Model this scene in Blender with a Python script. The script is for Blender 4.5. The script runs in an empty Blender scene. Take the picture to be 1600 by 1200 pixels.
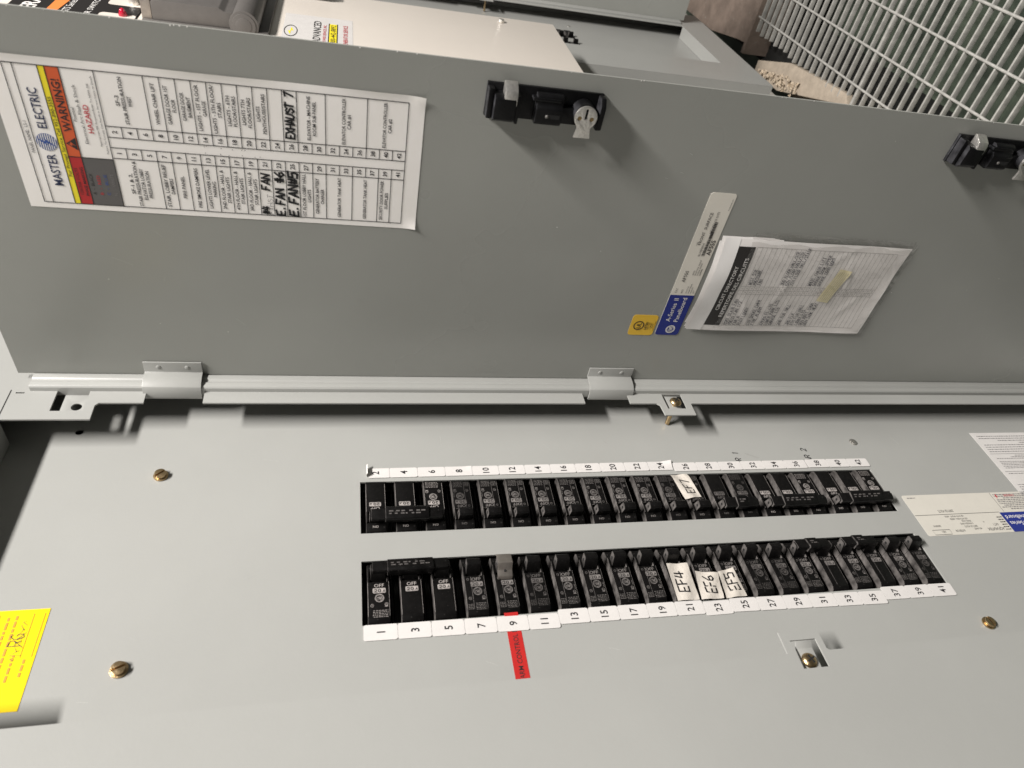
import bpy, bmesh, math, random
from mathutils import Vector, Matrix
from mathutils.geometry import tessellate_polygon
rnd = random.Random(11)
SC = bpy.context.scene
COL = SC.collection
PI = math.pi

# ------------------------------------------------------------------ camera
cd = bpy.data.cameras.new('camera'); cam = bpy.data.objects.new('camera', cd); COL.objects.link(cam)
CR = ((-0.16608373, -0.16805707, -0.97168566), (-0.68909882, 0.72462811, -0.00754439), (0.70537862, 0.66833444, -0.23615687))
CP = (-0.33134106, -0.49913057, 0.29056904)
cam.matrix_world = Matrix(((CR[0][0], -CR[1][0], -CR[2][0], CP[0]), (CR[0][1], -CR[1][1], -CR[2][1], CP[1]),
                           (CR[0][2], -CR[1][2], -CR[2][2], CP[2]), (0, 0, 0, 1)))
cd.sensor_width = 36.0; cd.lens = 1086.5 / 1600 * 36.0
cd.clip_start = 0.01; cd.clip_end = 50
cd.dof.use_dof = True; cd.dof.focus_distance = 0.74; cd.dof.aperture_fstop = 12.0
SC.camera = cam

# ------------------------------------------------------------------ light: a ceiling tube lamp in front of the panel, dim room, added side fill
w = bpy.data.worlds.new('World'); SC.world = w; w.use_nodes = True
w.node_tree.nodes['Background'].inputs[0].default_value = (1.0, 0.97, 0.92, 1)
w.node_tree.nodes['Background'].inputs[1].default_value = 0.075
def area(name, loc, target, sx, sy, power, col):
    ld = bpy.data.lights.new(name, 'AREA'); ld.shape = 'RECTANGLE'; ld.size = sx; ld.size_y = sy; ld.energy = power; ld.color = col
    o = bpy.data.objects.new(name, ld); COL.objects.link(o); o.location = loc
    d = (Vector(target) - Vector(loc)).normalized(); zax = -d; xax = Vector((1, 0, 0)); yax = zax.cross(xax).normalized(); xax = yax.cross(zax)
    o.matrix_world = Matrix(((xax.x, yax.x, zax.x, loc[0]), (xax.y, yax.y, zax.y, loc[1]), (xax.z, yax.z, zax.z, loc[2]), (0, 0, 0, 1)))
    return o
area('ceiling_tube_light', (-0.25, -2.20, 2.70), (0.1, 0.0, -0.7), 1.45, 0.20, 277, (1.0, 0.96, 0.925))
area('side_fill_light', (-3.0, -0.75, 1.5), (0.2, -0.2, 0.2), 1.2, 1.2, 7, (1.0, 0.96, 0.90))  # added soft fill from the left, brightens the open door
SC.view_settings.view_transform = 'Standard'; SC.view_settings.look = 'None'; SC.view_settings.exposure = 0.0; SC.view_settings.gamma = 1.0
SC.view_settings.use_curve_mapping = False
SC.cycles.use_denoising = True
SC.cycles.max_bounces = 8

# ------------------------------------------------------------------ geometry helpers
class G:
    """collects a mesh in local axes a (right), b (up), c (towards the viewer)"""
    def __init__(s): s.v = []; s.f = []; s.solid = False
    def add(s, pts, faces):
        n = len(s.v); s.v += [tuple(p) for p in pts]; s.f += [tuple(i + n for i in f) for f in faces]; return s
    def poly(s, loops, c):
        pts = [p for l in loops for p in l]
        tris = tessellate_polygon([[Vector((p[0], p[1], 0)) for p in l] for l in loops])
        out = []
        for t in tris:
            (x0, y0), (x1, y1), (x2, y2) = [pts[i][:2] for i in t]
            ar = (x1 - x0) * (y2 - y0) - (x2 - x0) * (y1 - y0)
            if abs(ar) < 1e-14: continue
            out.append(t if ar > 0 else (t[0], t[2], t[1]))
        return s.add([(p[0], p[1], c) for p in pts], out)
    def slab(s, loops, c0, c1):
        s.solid = True
        s.poly(loops, c1); s.poly(loops, c0)
        for l in loops:
            n = len(l)
            s.add([(p[0], p[1], c0) for p in l] + [(p[0], p[1], c1) for p in l], [(i, (i + 1) % n, n + (i + 1) % n, n + i) for i in range(n)])
        return s
    def rect(s, a0, a1, b0, b1, c): return s.poly([[(a0, b0), (a1, b0), (a1, b1), (a0, b1)]], c)
    def box(s, a0, a1, b0, b1, c0, c1):
        s.solid = True
        P = [(a, b, c) for c in (c0, c1) for a, b in ((a0, b0), (a1, b0), (a1, b1), (a0, b1))]
        return s.add(P, [(3, 2, 1, 0), (4, 5, 6, 7), (0, 1, 5, 4), (1, 2, 6, 5), (2, 3, 7, 6), (3, 0, 4, 7)])
    def _prism(s, prof, t0, t1, mk):
        s.solid = True
        n = len(prof); tris = tessellate_polygon([[Vector((p[0], p[1], 0)) for p in prof]])
        P = [mk(p, t0) for p in prof] + [mk(p, t1) for p in prof]
        F = [(i, (i + 1) % n, n + (i + 1) % n, n + i) for i in range(n)]
        F += [tuple(t) for t in tris] + [tuple(n + i for i in t) for t in tris]
        return s.add(P, F)
    def pra(s, prof, a0, a1): return s._prism(prof, a0, a1, lambda p, t: (t, p[0], p[1]))      # profile in (b,c)
    def prb(s, prof, b0, b1): return s._prism(prof, b0, b1, lambda p, t: (p[0], t, p[1]))      # profile in (a,c)
    def prc(s, prof, c0, c1): return s._prism(prof, c0, c1, lambda p, t: (p[0], p[1], t))
    def cyl(s, a, b, r, c0, c1, n=24, r1=None):
        r1 = r if r1 is None else r1; s.solid = True
        P = [(a + r * math.cos(2 * PI * i / n), b + r * math.sin(2 * PI * i / n), c0) for i in range(n)]
        P += [(a + r1 * math.cos(2 * PI * i / n), b + r1 * math.sin(2 * PI * i / n), c1) for i in range(n)]
        return s.add(P, [(i, (i + 1) % n, n + (i + 1) % n, n + i) for i in range(n)] + [tuple(range(n - 1, -1, -1)), tuple(range(n, 2 * n))])
    def dome(s, a, b, r, c0, h, n=24, k=5):
        s.solid = True
        P = []; F = []
        for j in range(k):
            t = j / k * PI / 2
            P += [(a + r * math.cos(t) * math.cos(2 * PI * i / n), b + r * math.cos(t) * math.sin(2 * PI * i / n), c0 + h * math.sin(t)) for i in range(n)]
        P.append((a, b, c0 + h))
        for j in range(k - 1): F += [(j * n + i, j * n + (i + 1) % n, (j + 1) * n + (i + 1) % n, (j + 1) * n + i) for i in range(n)]
        F += [((k - 1) * n + i, (k - 1) * n + (i + 1) % n, k * n) for i in range(n)]
        F.append(tuple(range(n - 1, -1, -1)))
        return s.add(P, F)
    def grid(s, a0, a1, b0, b1, na, nb, hf, th=0.0):
        P = []
        for j in range(nb + 1):
            for i in range(na + 1):
                a = a0 + (a1 - a0) * i / na; b = b0 + (b1 - b0) * j / nb
                q = hf(a, b); P.append(q if isinstance(q, tuple) else (a, b, q))
        m = na + 1
        return s.add(P, [(j * m + i, j * m + i + 1, (j + 1) * m + i + 1, (j + 1) * m + i) for j in range(nb) for i in range(na)])
    def ribbon(s, pts, wd, c):
        n = len(pts); P = []
        for i in range(n):
            p0 = pts[max(i - 1, 0)]; p1 = pts[min(i + 1, n - 1)]
            dx, dy = p1[0] - p0[0], p1[1] - p0[1]; L = math.hypot(dx, dy) or 1e-9
            nx, ny = -dy / L * wd / 2, dx / L * wd / 2
            P += [(pts[i][0] + nx, pts[i][1] + ny, c), (pts[i][0] - nx, pts[i][1] - ny, c)]
        return s.add(P, [(2 * i, 2 * i + 1, 2 * i + 3, 2 * i + 2) for i in range(n - 1)])
    def line(s, a0, b0, a1, b1, wd, c, n=1):
        return s.ribbon([(a0 + (a1 - a0) * i / n, b0 + (b1 - b0) * i / n) for i in range(n + 1)], wd, c)
    def ring(s, a, b, r, wd, c, n=24, t0=0, t1=2 * PI):
        return s.ribbon([(a + r * math.cos(t0 + (t1 - t0) * i / n), b + r * math.sin(t0 + (t1 - t0) * i / n)) for i in range(n + 1)], wd, c)
    def disc(s, a, b, r, c, n=20, ry=None):
        ry = ry or r
        return s.poly([[(a + r * math.cos(2 * PI * i / n), b + ry * math.sin(2 * PI * i / n)) for i in range(n)]], c)
    def text(s, txt, a, b, h, c, al='c', fit=None, bold=0.0, rot=0.0, shear=0.0, xs=1.0):
        """flat lettering: cap height h, centred on b"""
        V, T, wd = glyphs(txt, bold)
        if not V: return s
        k = h / 0.729; kx = k * xs
        if fit: kx = fit / wd
        off = {'l': 0, 'c': -wd * kx / 2, 'r': -wd * kx}[al]
        cr, sr = math.cos(rot), math.sin(rot); P = []
        for x, y in V:
            X = x * kx + off; Y = y * k - h / 2; X += Y * shear
            P.append((a + X * cr - Y * sr, b + X * sr + Y * cr, c))
        return s.add(P, T)
    def hand(s, txt, a, b, h, c, wd, xs=0.75, jit=0.07, rot=0.0, slant=0.1):
        """handwriting in single strokes, starting at a, baseline b"""
        x = 0; cr, sr = math.cos(rot), math.sin(rot)
        for ch in txt:
            for st in STROKE.get(ch, '').split(';'):
                pts = []
                for q in st.split():
                    px = (int(q[0]) / 4 * 0.62 + rnd.uniform(-jit, jit)) * h * xs + x; py = (int(q[1]) / 6 + rnd.uniform(-jit, jit)) * h
                    px += py * slant; pts.append((a + px * cr - py * sr, b + px * sr + py * cr))
                for p, q in zip(pts, pts[1:]):
                    L = math.hypot(q[0] - p[0], q[1] - p[1]) or 1e-9; e = 0.35 * wd / L
                    s.ribbon([(p[0] - (q[0] - p[0]) * e, p[1] - (q[1] - p[1]) * e), (q[0] + (q[0] - p[0]) * e, q[1] + (q[1] - p[1]) * e)], wd, c)
            x += h * xs * 0.85
        return s
    def map(s, fn, i0=0):
        for i in range(i0, len(s.v)): s.v[i] = fn(*s.v[i])
        return s
    def merge(s, o, fn=None):
        return s.add([fn(*p) for p in o.v] if fn else o.v, o.f)
    def mesh(s, name, bevel=0.0, seg=2, smooth=None):
        me = bpy.data.meshes.new(name); me.from_pydata(s.v, [], s.f)
        if s.solid:
            bm = bmesh.new(); bm.from_mesh(me)
            bmesh.ops.remove_doubles(bm, verts=bm.verts, dist=1e-6)
            bmesh.ops.dissolve_limit(bm, angle_limit=0.001, verts=bm.verts, edges=bm.edges)
            bmesh.ops.recalc_face_normals(bm, faces=bm.faces)
            if bevel:
                ed = [e for e in bm.edges if len(e.link_faces) == 2 and e.calc_face_angle(0) > 0.5]
                bmesh.ops.bevel(bm, geom=ed, offset=bevel, segments=seg, profile=0.6, affect='EDGES', clamp_overlap=True)
            bm.to_mesh(me); bm.free()
        if smooth or (smooth is None and (bevel or False)):
            me.polygons.foreach_set('use_smooth', [True] * len(me.polygons))
            try: me.set_sharp_from_angle(angle=math.radians(38))
            except Exception: pass
        me.update(); return me
    def build(s, name, m, parent=None, bevel=0.0, smooth=None, mtx=None):
        return obj(name, s.mesh(name, bevel, smooth=smooth), m, parent, mtx)

STROKE = {'A': '00 26 40;12 32', 'B': '00 06 36 44 03;33 42 41 30 00', 'C': '45 26 04 02 20 41', 'D': '00 06 26 44 42 20 00', 'E': '46 06 00 40;03 33',
 'F': '46 06 00;03 33', 'G': '45 26 04 02 20 41 43 23', 'H': '06 00;46 40;03 43', 'I': '26 20', 'J': '36 31 10 01', 'K': '06 00;46 03 40', 'L': '06 00 40',
 'M': '00 06 23 46 40', 'N': '00 06 40 46', 'O': '26 04 02 20 42 44 26', 'P': '00 06 36 45 44 33 03', 'R': '00 06 36 45 44 33 03;23 40',
 'S': '45 26 05 04 42 41 20 01', 'T': '06 46;26 20', 'U': '06 01 20 41 46', 'V': '06 20 46', 'W': '06 10 24 30 46', 'X': '06 40;00 46', 'Y': '06 23 46;23 20',
 'Z': '06 46 00 40', '1': '15 26 20', '2': '05 26 45 44 00 40', '3': '06 46 23 42 30 01', '4': '16 02 42;36 30', '5': '46 06 03 33 42 30 00',
 '6': '36 03 01 20 41 33 02', '7': '06 46 10', '8': '23 04 16 36 44 23 02 10 30 42 23', '9': '43 14 05 26 44 20', '0': '26 04 02 20 42 44 26',
 '#': '16 10;36 30;04 44;02 42', '.': '10 11', '-': '03 43', '/': '00 46', 'e': '02 32 23 02 20 40', 'n': '00 03 23 20', 'r': '00 03 02 23', '~': '00 13 20 33 40 43'}
_gc = {}
_tc = bpy.data.curves.new('lettering', 'FONT'); _to = bpy.data.objects.new('lettering', _tc); COL.objects.link(_to)
_tc.resolution_u = 2
def glyphs(txt, bold=0.0):
    k = (txt, bold)
    if k not in _gc:
        _tc.body = txt; _tc.offset = bold; _tc.size = 1.0
        bpy.context.view_layer.update(); dg = bpy.context.evaluated_depsgraph_get()
        ev = _to.evaluated_get(dg); me = ev.to_mesh(); me.calc_loop_triangles()
        V = [(v.co.x, v.co.y) for v in me.vertices]; T = [tuple(t.vertices) for t in me.loop_triangles]
        if V:
            x0 = min(v[0] for v in V); V = [(x - x0, y) for x, y in V]
        _gc[k] = (V, T, max([v[0] for v in V] + [1e-6])); ev.to_mesh_clear()
    return _gc[k]

def rr(a0, a1, b0, b1, r, n=4):
    P = []
    for (cx, cy, t) in ((a1 - r, b0 + r, -PI / 2), (a1 - r, b1 - r, 0), (a0 + r, b1 - r, PI / 2), (a0 + r, b0 + r, PI)):
        P += [(cx + r * math.cos(t + PI / 2 * i / n), cy + r * math.sin(t + PI / 2 * i / n)) for i in range(n + 1)]
    return P
def circ(a, b, r, n=20): return [(a + r * math.cos(2 * PI * i / n), b + r * math.sin(2 * PI * i / n)) for i in range(n)]
def obj(name, me, m, parent=None, mtx=None):
    o = bpy.data.objects.new(name, me); COL.objects.link(o)
    if m and not me.materials: me.materials.append(M[m])
    if parent: o.parent = parent
    if mtx is not None: o.matrix_local = mtx
    return o
def tag(o, label=None, cat=None, group=None, kind=None):
    if label: o['label'] = label
    if cat: o['category'] = cat
    if group: o['group'] = group
    if kind: o['kind'] = kind
    return o
def thing(name, mtx, label, cat, group=None):
    o = bpy.data.objects.new(name, None); COL.objects.link(o); o.empty_display_size = 0.02; o.matrix_world = mtx
    return tag(o, label, cat, group)
def frame(o, r, u):
    r = Vector(r).normalized(); u = Vector(u).normalized(); n = r.cross(u); o = Vector(o)
    return Matrix(((r.x, u.x, n.x, o.x), (r.y, u.y, n.y, o.y), (r.z, u.z, n.z, o.z), (0, 0, 0, 1)))
def T(a, b, c=0.0): return Matrix.Translation((a, b, c))
def RZ(d): return Matrix.Rotation(math.radians(d), 4, 'Z')
DF = frame((0, 0, 0), (1, 0, 0), (0, 0, 1))                       # panel front plane: a = X, b = Z, c towards the viewer
PHI = math.radians(90.63); SD = Vector((math.cos(PHI), -math.sin(PHI), 0)); XH, YH = 0.1668, -0.035
DOOR = frame((XH, YH, 0), SD, (0, 0, 1))                          # open door: a = away from hinge, b = up, c = off its inner face
def copy_tree(o, parent=None, skip=(), mtx=None):
    c = o.copy(); COL.objects.link(c); c.parent = parent
    if mtx is not None: c.matrix_world = mtx
    for ch in o.children:
        if ch.name.split('.')[0] not in skip: copy_tree(ch, c, skip)
    return c

# ------------------------------------------------------------------ materials
M = {}
def mat(key, name, col, rough=0.5, metal=0.0, var=0.0, vscale=30, bump=0.0, bscale=300, spec=0.5, col2=None, rvar=0.0, speck=None, coat=0.0, dust=None, wave=0.0):
    m = bpy.data.materials.new(name); m.use_nodes = True; nt = m.node_tree; N = nt.nodes; L = nt.links
    b = N['Principled BSDF']; b.inputs['Base Color'].default_value = (*col, 1); b.inputs['Roughness'].default_value = rough
    b.inputs['Metallic'].default_value = metal; b.inputs['Specular IOR Level'].default_value = spec; b.inputs['Coat Weight'].default_value = coat
    tc = N.new('ShaderNodeTexCoord')
    colsock = None
    if var or col2:
        nz = N.new('ShaderNodeTexNoise'); nz.inputs['Scale'].default_value = vscale; nz.inputs['Detail'].default_value = 6; nz.inputs['Roughness'].default_value = 0.65
        L.new(tc.outputs['Object'], nz.inputs['Vector'])
        mr = N.new('ShaderNodeMapRange'); mr.inputs[1].default_value = 0.35; mr.inputs[2].default_value = 0.65; L.new(nz.outputs['Fac'], mr.inputs[0])
        mx = N.new('ShaderNodeMix'); mx.data_type = 'RGBA'; L.new(mr.outputs[0], mx.inputs['Factor'])
        mx.inputs['A'].default_value = (*[c * (1 - var) for c in col], 1); mx.inputs['B'].default_value = (*(col2 or [min(1, c * (1 + var)) for c in col]), 1)
        colsock = mx.outputs['Result']
    if speck:
        vo = N.new('ShaderNodeTexNoise'); vo.inputs['Scale'].default_value = speck[0]; vo.inputs['Detail'].default_value = 4; L.new(tc.outputs['Object'], vo.inputs['Vector'])
        r2 = N.new('ShaderNodeMapRange'); r2.inputs[1].default_value = speck[1]; r2.inputs[2].default_value = speck[1] + 0.06; L.new(vo.outputs['Fac'], r2.inputs[0])
        mx2 = N.new('ShaderNodeMix'); mx2.data_type = 'RGBA'; L.new(r2.outputs[0], mx2.inputs['Factor'])
        if colsock: L.new(colsock, mx2.inputs['A'])
        else: mx2.inputs['A'].default_value = (*col, 1)
        mx2.inputs['B'].default_value = (*speck[2], 1); colsock = mx2.outputs['Result']
    if colsock: L.new(colsock, b.inputs['Base Color'])
    if rvar:
        n3 = N.new('ShaderNodeTexNoise'); n3.inputs['Scale'].default_value = vscale * 0.6; n3.inputs['Detail'].default_value = 5; L.new(tc.outputs['Object'], n3.inputs['Vector'])
        m3 = N.new('ShaderNodeMapRange'); m3.inputs[1].default_value = 0.3; m3.inputs[2].default_value = 0.7
        m3.inputs[3].default_value = max(0.03, rough - rvar); m3.inputs[4].default_value = rough + rvar; L.new(n3.outputs['Fac'], m3.inputs[0]); L.new(m3.outputs[0], b.inputs['Roughness'])
    if bump:
        n4 = N.new('ShaderNodeTexNoise'); n4.inputs['Scale'].default_value = bscale; n4.inputs['Detail'].default_value = 3; L.new(tc.outputs['Object'], n4.inputs['Vector'])
        bp = N.new('ShaderNodeBump'); bp.inputs['Strength'].default_value = bump; bp.inputs['Distance'].default_value = 0.001; L.new(n4.outputs['Fac'], bp.inputs['Height']); L.new(bp.outputs[0], b.inputs['Normal'])
    if wave:
        n5 = N.new('ShaderNodeTexNoise'); n5.inputs['Scale'].default_value = 9; n5.inputs['Detail'].default_value = 1; L.new(tc.outputs['Object'], n5.inputs['Vector'])
        b5 = N.new('ShaderNodeBump'); b5.inputs['Strength'].default_value = wave; b5.inputs['Distance'].default_value = 0.004; L.new(n5.outputs['Fac'], b5.inputs['Height'])
        if bump: L.new(bp.outputs[0], b5.inputs['Normal'])
        L.new(b5.outputs[0], b.inputs['Normal'])
    if dust:                                  # dust settled on faces that look up
        ge = N.new('ShaderNodeNewGeometry'); sx = N.new('ShaderNodeSeparateXYZ'); L.new(ge.outputs['Normal'], sx.inputs[0])
        n6 = N.new('ShaderNodeTexNoise'); n6.inputs['Scale'].default_value = 130; n6.inputs['Detail'].default_value = 5; L.new(tc.outputs['Object'], n6.inputs['Vector'])
        m6 = N.new('ShaderNodeMapRange'); m6.inputs[1].default_value = 0.25; m6.inputs[2].default_value = 0.75; L.new(n6.outputs['Fac'], m6.inputs[0])
        m7 = N.new('ShaderNodeMapRange'); m7.inputs[1].default_value = 0.55; m7.inputs[2].default_value = 0.95; L.new(sx.outputs['Z'], m7.inputs[0])
        ml = N.new('ShaderNodeMath'); ml.operation = 'MULTIPLY'; L.new(m6.outputs[0], ml.inputs[0]); L.new(m7.outputs[0], ml.inputs[1])
        mx3 = N.new('ShaderNodeMix'); mx3.data_type = 'RGBA'; L.new(ml.outputs[0], mx3.inputs['Factor'])
        if colsock: L.new(colsock, mx3.inputs['A'])
        else: mx3.inputs['A'].default_value = (*col, 1)
        mx3.inputs['B'].default_value = (*dust, 1); L.new(mx3.outputs['Result'], b.inputs['Base Color'])
    M[key] = m; return m
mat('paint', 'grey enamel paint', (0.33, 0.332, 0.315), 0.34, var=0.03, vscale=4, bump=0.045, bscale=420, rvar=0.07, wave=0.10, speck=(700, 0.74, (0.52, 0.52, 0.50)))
mat('paint_shade', 'grey enamel paint with door shade', (0.290, 0.294, 0.272), 0.29, var=0.035, vscale=4, bump=0.045, bscale=420, rvar=0.08, wave=0.12, speck=(700, 0.74, (0.5, 0.5, 0.48)))  # same enamel as the trim, with the door's shade darkened into the colour
mat('black', 'black breaker plastic', (0.0045, 0.0042, 0.0041), 0.36, var=0.35, vscale=160, bump=0.15, bscale=900, rvar=0.10, spec=0.20, speck=(420, 0.67, (0.045, 0.042, 0.04)), dust=(0.16, 0.148, 0.14))
mat('black2', 'black moulded latch plastic', (0.0042, 0.0042, 0.0046), 0.34, var=0.3, vscale=120, bump=0.15, bscale=700, rvar=0.1, spec=0.22, dust=(0.05, 0.05, 0.055))
mat('ink_hi', 'worn grey breaker print', (0.30, 0.275, 0.26), 0.6, var=0.3, vscale=500)
mat('ink_mid', 'dull grey breaker print', (0.165, 0.152, 0.144), 0.6, var=0.35, vscale=500)
mat('ink_lo', 'faint grey breaker print', (0.085, 0.078, 0.074), 0.6, var=0.3, vscale=500)
mat('ink_blk', 'black print in the rating box', (0.012, 0.011, 0.011), 0.5)
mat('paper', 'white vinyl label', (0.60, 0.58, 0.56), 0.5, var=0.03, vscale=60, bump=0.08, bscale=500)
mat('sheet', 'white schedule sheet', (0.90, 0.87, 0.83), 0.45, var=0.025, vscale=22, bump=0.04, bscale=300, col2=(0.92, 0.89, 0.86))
mat('card', 'grey-white folded card', (0.82, 0.79, 0.765), 0.6, var=0.04, vscale=25, bump=0.1, bscale=60)
mat('cardw', 'white folded paper', (0.88, 0.86, 0.84), 0.55, var=0.02, vscale=25)
mat('ink', 'black ink', (0.018, 0.017, 0.018), 0.55)
mat('inkgrey', 'grey fine print', (0.20, 0.19, 0.19), 0.6)
mat('ruled', 'grey ruled lines', (0.30, 0.285, 0.27), 0.6)
mat('marker', 'black marker pen', (0.012, 0.012, 0.014), 0.45, var=0.2, vscale=200)
mat('pen', 'blue-black ballpoint', (0.035, 0.037, 0.055), 0.5)
mat('yellow', 'yellow sticker', (0.78, 0.575, 0.003), 0.5, spec=0.2, var=0.03, vscale=40)
mat('amber', 'amber listing sticker', (0.72, 0.45, 0.04), 0.4)
mat('brownink', 'brown print on yellow', (0.55, 0.26, 0.02), 0.6)
mat('red', 'red label tape', (0.42, 0.018, 0.016), 0.45, var=0.05, vscale=80)
mat('orange', 'orange warning band', (0.62, 0.10, 0.025), 0.5)
mat('bandy', 'bright yellow band', (0.86, 0.72, 0.02), 0.5)
mat('bandr', 'dark red band', (0.44, 0.016, 0.018), 0.5)
mat('bandg', 'grey phase panel', (0.105, 0.10, 0.098), 0.5)
mat('redink', 'red print', (0.50, 0.02, 0.035), 0.5)
mat('blueink', 'blue print', (0.035, 0.085, 0.30), 0.5)
mat('navy', 'navy print', (0.012, 0.022, 0.075), 0.5)
mat('blue', 'royal blue nameplate', (0.014, 0.026, 0.20), 0.35)
mat('nameplate', 'cream nameplate label', (0.72, 0.685, 0.61), 0.42, var=0.02, vscale=60)
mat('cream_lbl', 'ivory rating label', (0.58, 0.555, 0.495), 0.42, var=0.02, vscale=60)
mat('whiteprint', 'white print', (0.80, 0.78, 0.75), 0.5)
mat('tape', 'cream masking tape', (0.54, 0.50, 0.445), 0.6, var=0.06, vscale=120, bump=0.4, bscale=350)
mat('brass', 'yellow zinc screw', (0.50, 0.37, 0.21), 0.33, metal=1.0, var=0.15, vscale=300, bump=0.2, bscale=800)
mat('zinc', 'bright zinc casting', (0.72, 0.70, 0.66), 0.34, metal=0.9, var=0.12, vscale=400, bump=0.35, bscale=900)
mat('rivet', 'brassy rivet hole', (0.30, 0.22, 0.11), 0.4, metal=0.8)
mat('clip', 'brushed grey metal clip', (0.33, 0.30, 0.27), 0.35, metal=0.8, var=0.1, vscale=200)
mat('dark', 'dark hole', (0.006, 0.006, 0.006), 0.8)
mat('creambox', 'cream enamel', (0.73, 0.67, 0.60), 0.33, var=0.015, vscale=8, bump=0.08, bscale=350)
mat('decal', 'black decal', (0.022, 0.02, 0.019), 0.35)
mat('orangedecal', 'orange swoosh', (0.80, 0.24, 0.06), 0.4)
mat('greyplastic', 'dark grey plastic', (0.105, 0.098, 0.092), 0.42, var=0.06, vscale=60, bump=0.15, bscale=700)
mat('display', 'control keypad', (0.05, 0.056, 0.06), 0.25)
mat('redlens', 'red indicator lens', (0.42, 0.006, 0.03), 0.12, coat=0.6)
mat('galv', 'galvanised steel', (0.47, 0.46, 0.43), 0.5, metal=0.1, var=0.18, vscale=60, bump=0.2, bscale=200)
mat('rust', 'brown primed steel', (0.25, 0.195, 0.16), 0.6, var=0.25, vscale=14, bump=0.3, bscale=90, speck=(60, 0.64, (0.3, 0.26, 0.22)))
mat('board', 'tan particle board', (0.42, 0.355, 0.28), 0.8, var=0.15, vscale=30, bump=0.5, bscale=150)
mat('foam', 'crumbly tan foam', (0.55, 0.46, 0.35), 0.9, var=0.2, vscale=60, bump=0.6, bscale=300)
mat('pit', 'dull green concrete', (0.045, 0.062, 0.045), 0.7, var=0.35, vscale=6, col2=(0.10, 0.125, 0.09), bump=0.3, bscale=40)
mat('pitshade', 'trench shade black', (0.012, 0.012, 0.011), 0.8)  # near-black colour standing in for shade in the trench
mat('wallp', 'painted grey wall', (0.42, 0.41, 0.38), 0.8, var=0.04, vscale=6, bump=0.3, bscale=120)
def film(key):
    m = bpy.data.materials.new('clear plastic sleeve'); m.use_nodes = True; N = m.node_tree.nodes; L = m.node_tree.links
    N.remove(N['Principled BSDF']); tr = N.new('ShaderNodeBsdfTransparent'); tr.inputs[0].default_value = (0.985, 0.98, 0.975, 1)
    gl = N.new('ShaderNodeBsdfGlossy'); gl.inputs['Roughness'].default_value = 0.28
    nz = N.new('ShaderNodeTexNoise'); nz.inputs['Scale'].default_value = 38; nz.inputs['Detail'].default_value = 3; nz.inputs['Distortion'].default_value = 1.2
    tc = N.new('ShaderNodeTexCoord'); L.new(tc.outputs['Object'], nz.inputs['Vector'])
    bp = N.new('ShaderNodeBump'); bp.inputs['Strength'].default_value = 1.0; bp.inputs['Distance'].default_value = 0.012; L.new(nz.outputs['Fac'], bp.inputs['Height'])
    L.new(bp.outputs[0], gl.inputs['Normal'])
    mx = N.new('ShaderNodeMixShader'); mx.inputs[0].default_value = 0.12; L.new(tr.outputs[0], mx.inputs[1]); L.new(gl.outputs[0], mx.inputs[2])
    L.new(mx.outputs[0], N['Material Output'].inputs['Surface']); M[key] = m
film('film')

# ------------------------------------------------------------------ setting: wall, floor pit, grating and ledge
WALLY = 0.118
g = G(); g.box(-0.9, 3.2, -0.93, 1.1, -0.15, 0); tag(g.build('wall', 'wallp', mtx=frame((0, WALLY, 0), (1, 0, 0), (0, 0, 1))), kind='structure')
g = G(); g.grid(-0.6, 3.2, -1.6, 0.4, 30, 16, lambda a, b: 0.01 * math.sin(a * 9) * math.sin(b * 7)); tag(g.build('floor', 'pit', mtx=T(0, 0, -1.32)), kind='structure')

g = G(); g.box(-0.6, 3.2, 0.03, 0.117, -1.32, -1.03); tag(g.build('trench_shade', 'pitshade'), kind='structure')  # dark box added for the unlit gap under the bar ends
gr = thing('floor_grating', T(1.2, -0.3, -0.95), 'galvanised bar floor grating at the lower end of the far panel', 'grating')
bx = G(); bx.box(-0.0021, 0.0021, -0.62, 0.325, -0.012, 0.0); bar = bx.mesh('bearing_bar', 0.0006)
for i in range(52):
    o = obj('bearing_bar', bar, 'galv', gr); o.location = (0.625 - i * 0.0318, rnd.uniform(-0.004, 0.004), rnd.uniform(-0.0008, 0.0008))
    if i == 18: o.scale = (1.9, 1, 1)
rod = G(); rod.pra([(0.0028 * math.cos(t * PI / 4), 0.0028 * math.sin(t * PI / 4)) for t in range(8)], -1.03, 0.637); rodm = rod.mesh('cross_rod', smooth=True)
for i in range(8):
    o = obj('cross_rod', rodm, 'galv', gr); o.location = (0, 0.277 - i * 0.0855, 0.0006); o.rotation_euler.z = 0.012

sb = thing('steel_channel', T(1.85, 0.1, -0.95), 'brown primed steel channel beside the floor grating', 'steel beam')
g = G(); g.slab([[(0.018, -0.75), (0.6, -0.75), (0.6, 0.018), (0.27, 0.012), (0.075, -0.022), (0.018, -0.028)]], -0.014, 0); g.build('web', 'rust', sb, 0.002)
g = G(); g.box(0, 0.017, -0.75, 0.0, -0.11, 0.003); g.build('flange', 'rust', sb, 0.002)
g = G(); g.box(0.02, 0.5, -0.03, 0.0, -0.11, -0.06); g.build('end_plate', 'rust', sb, 0.001)

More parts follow.
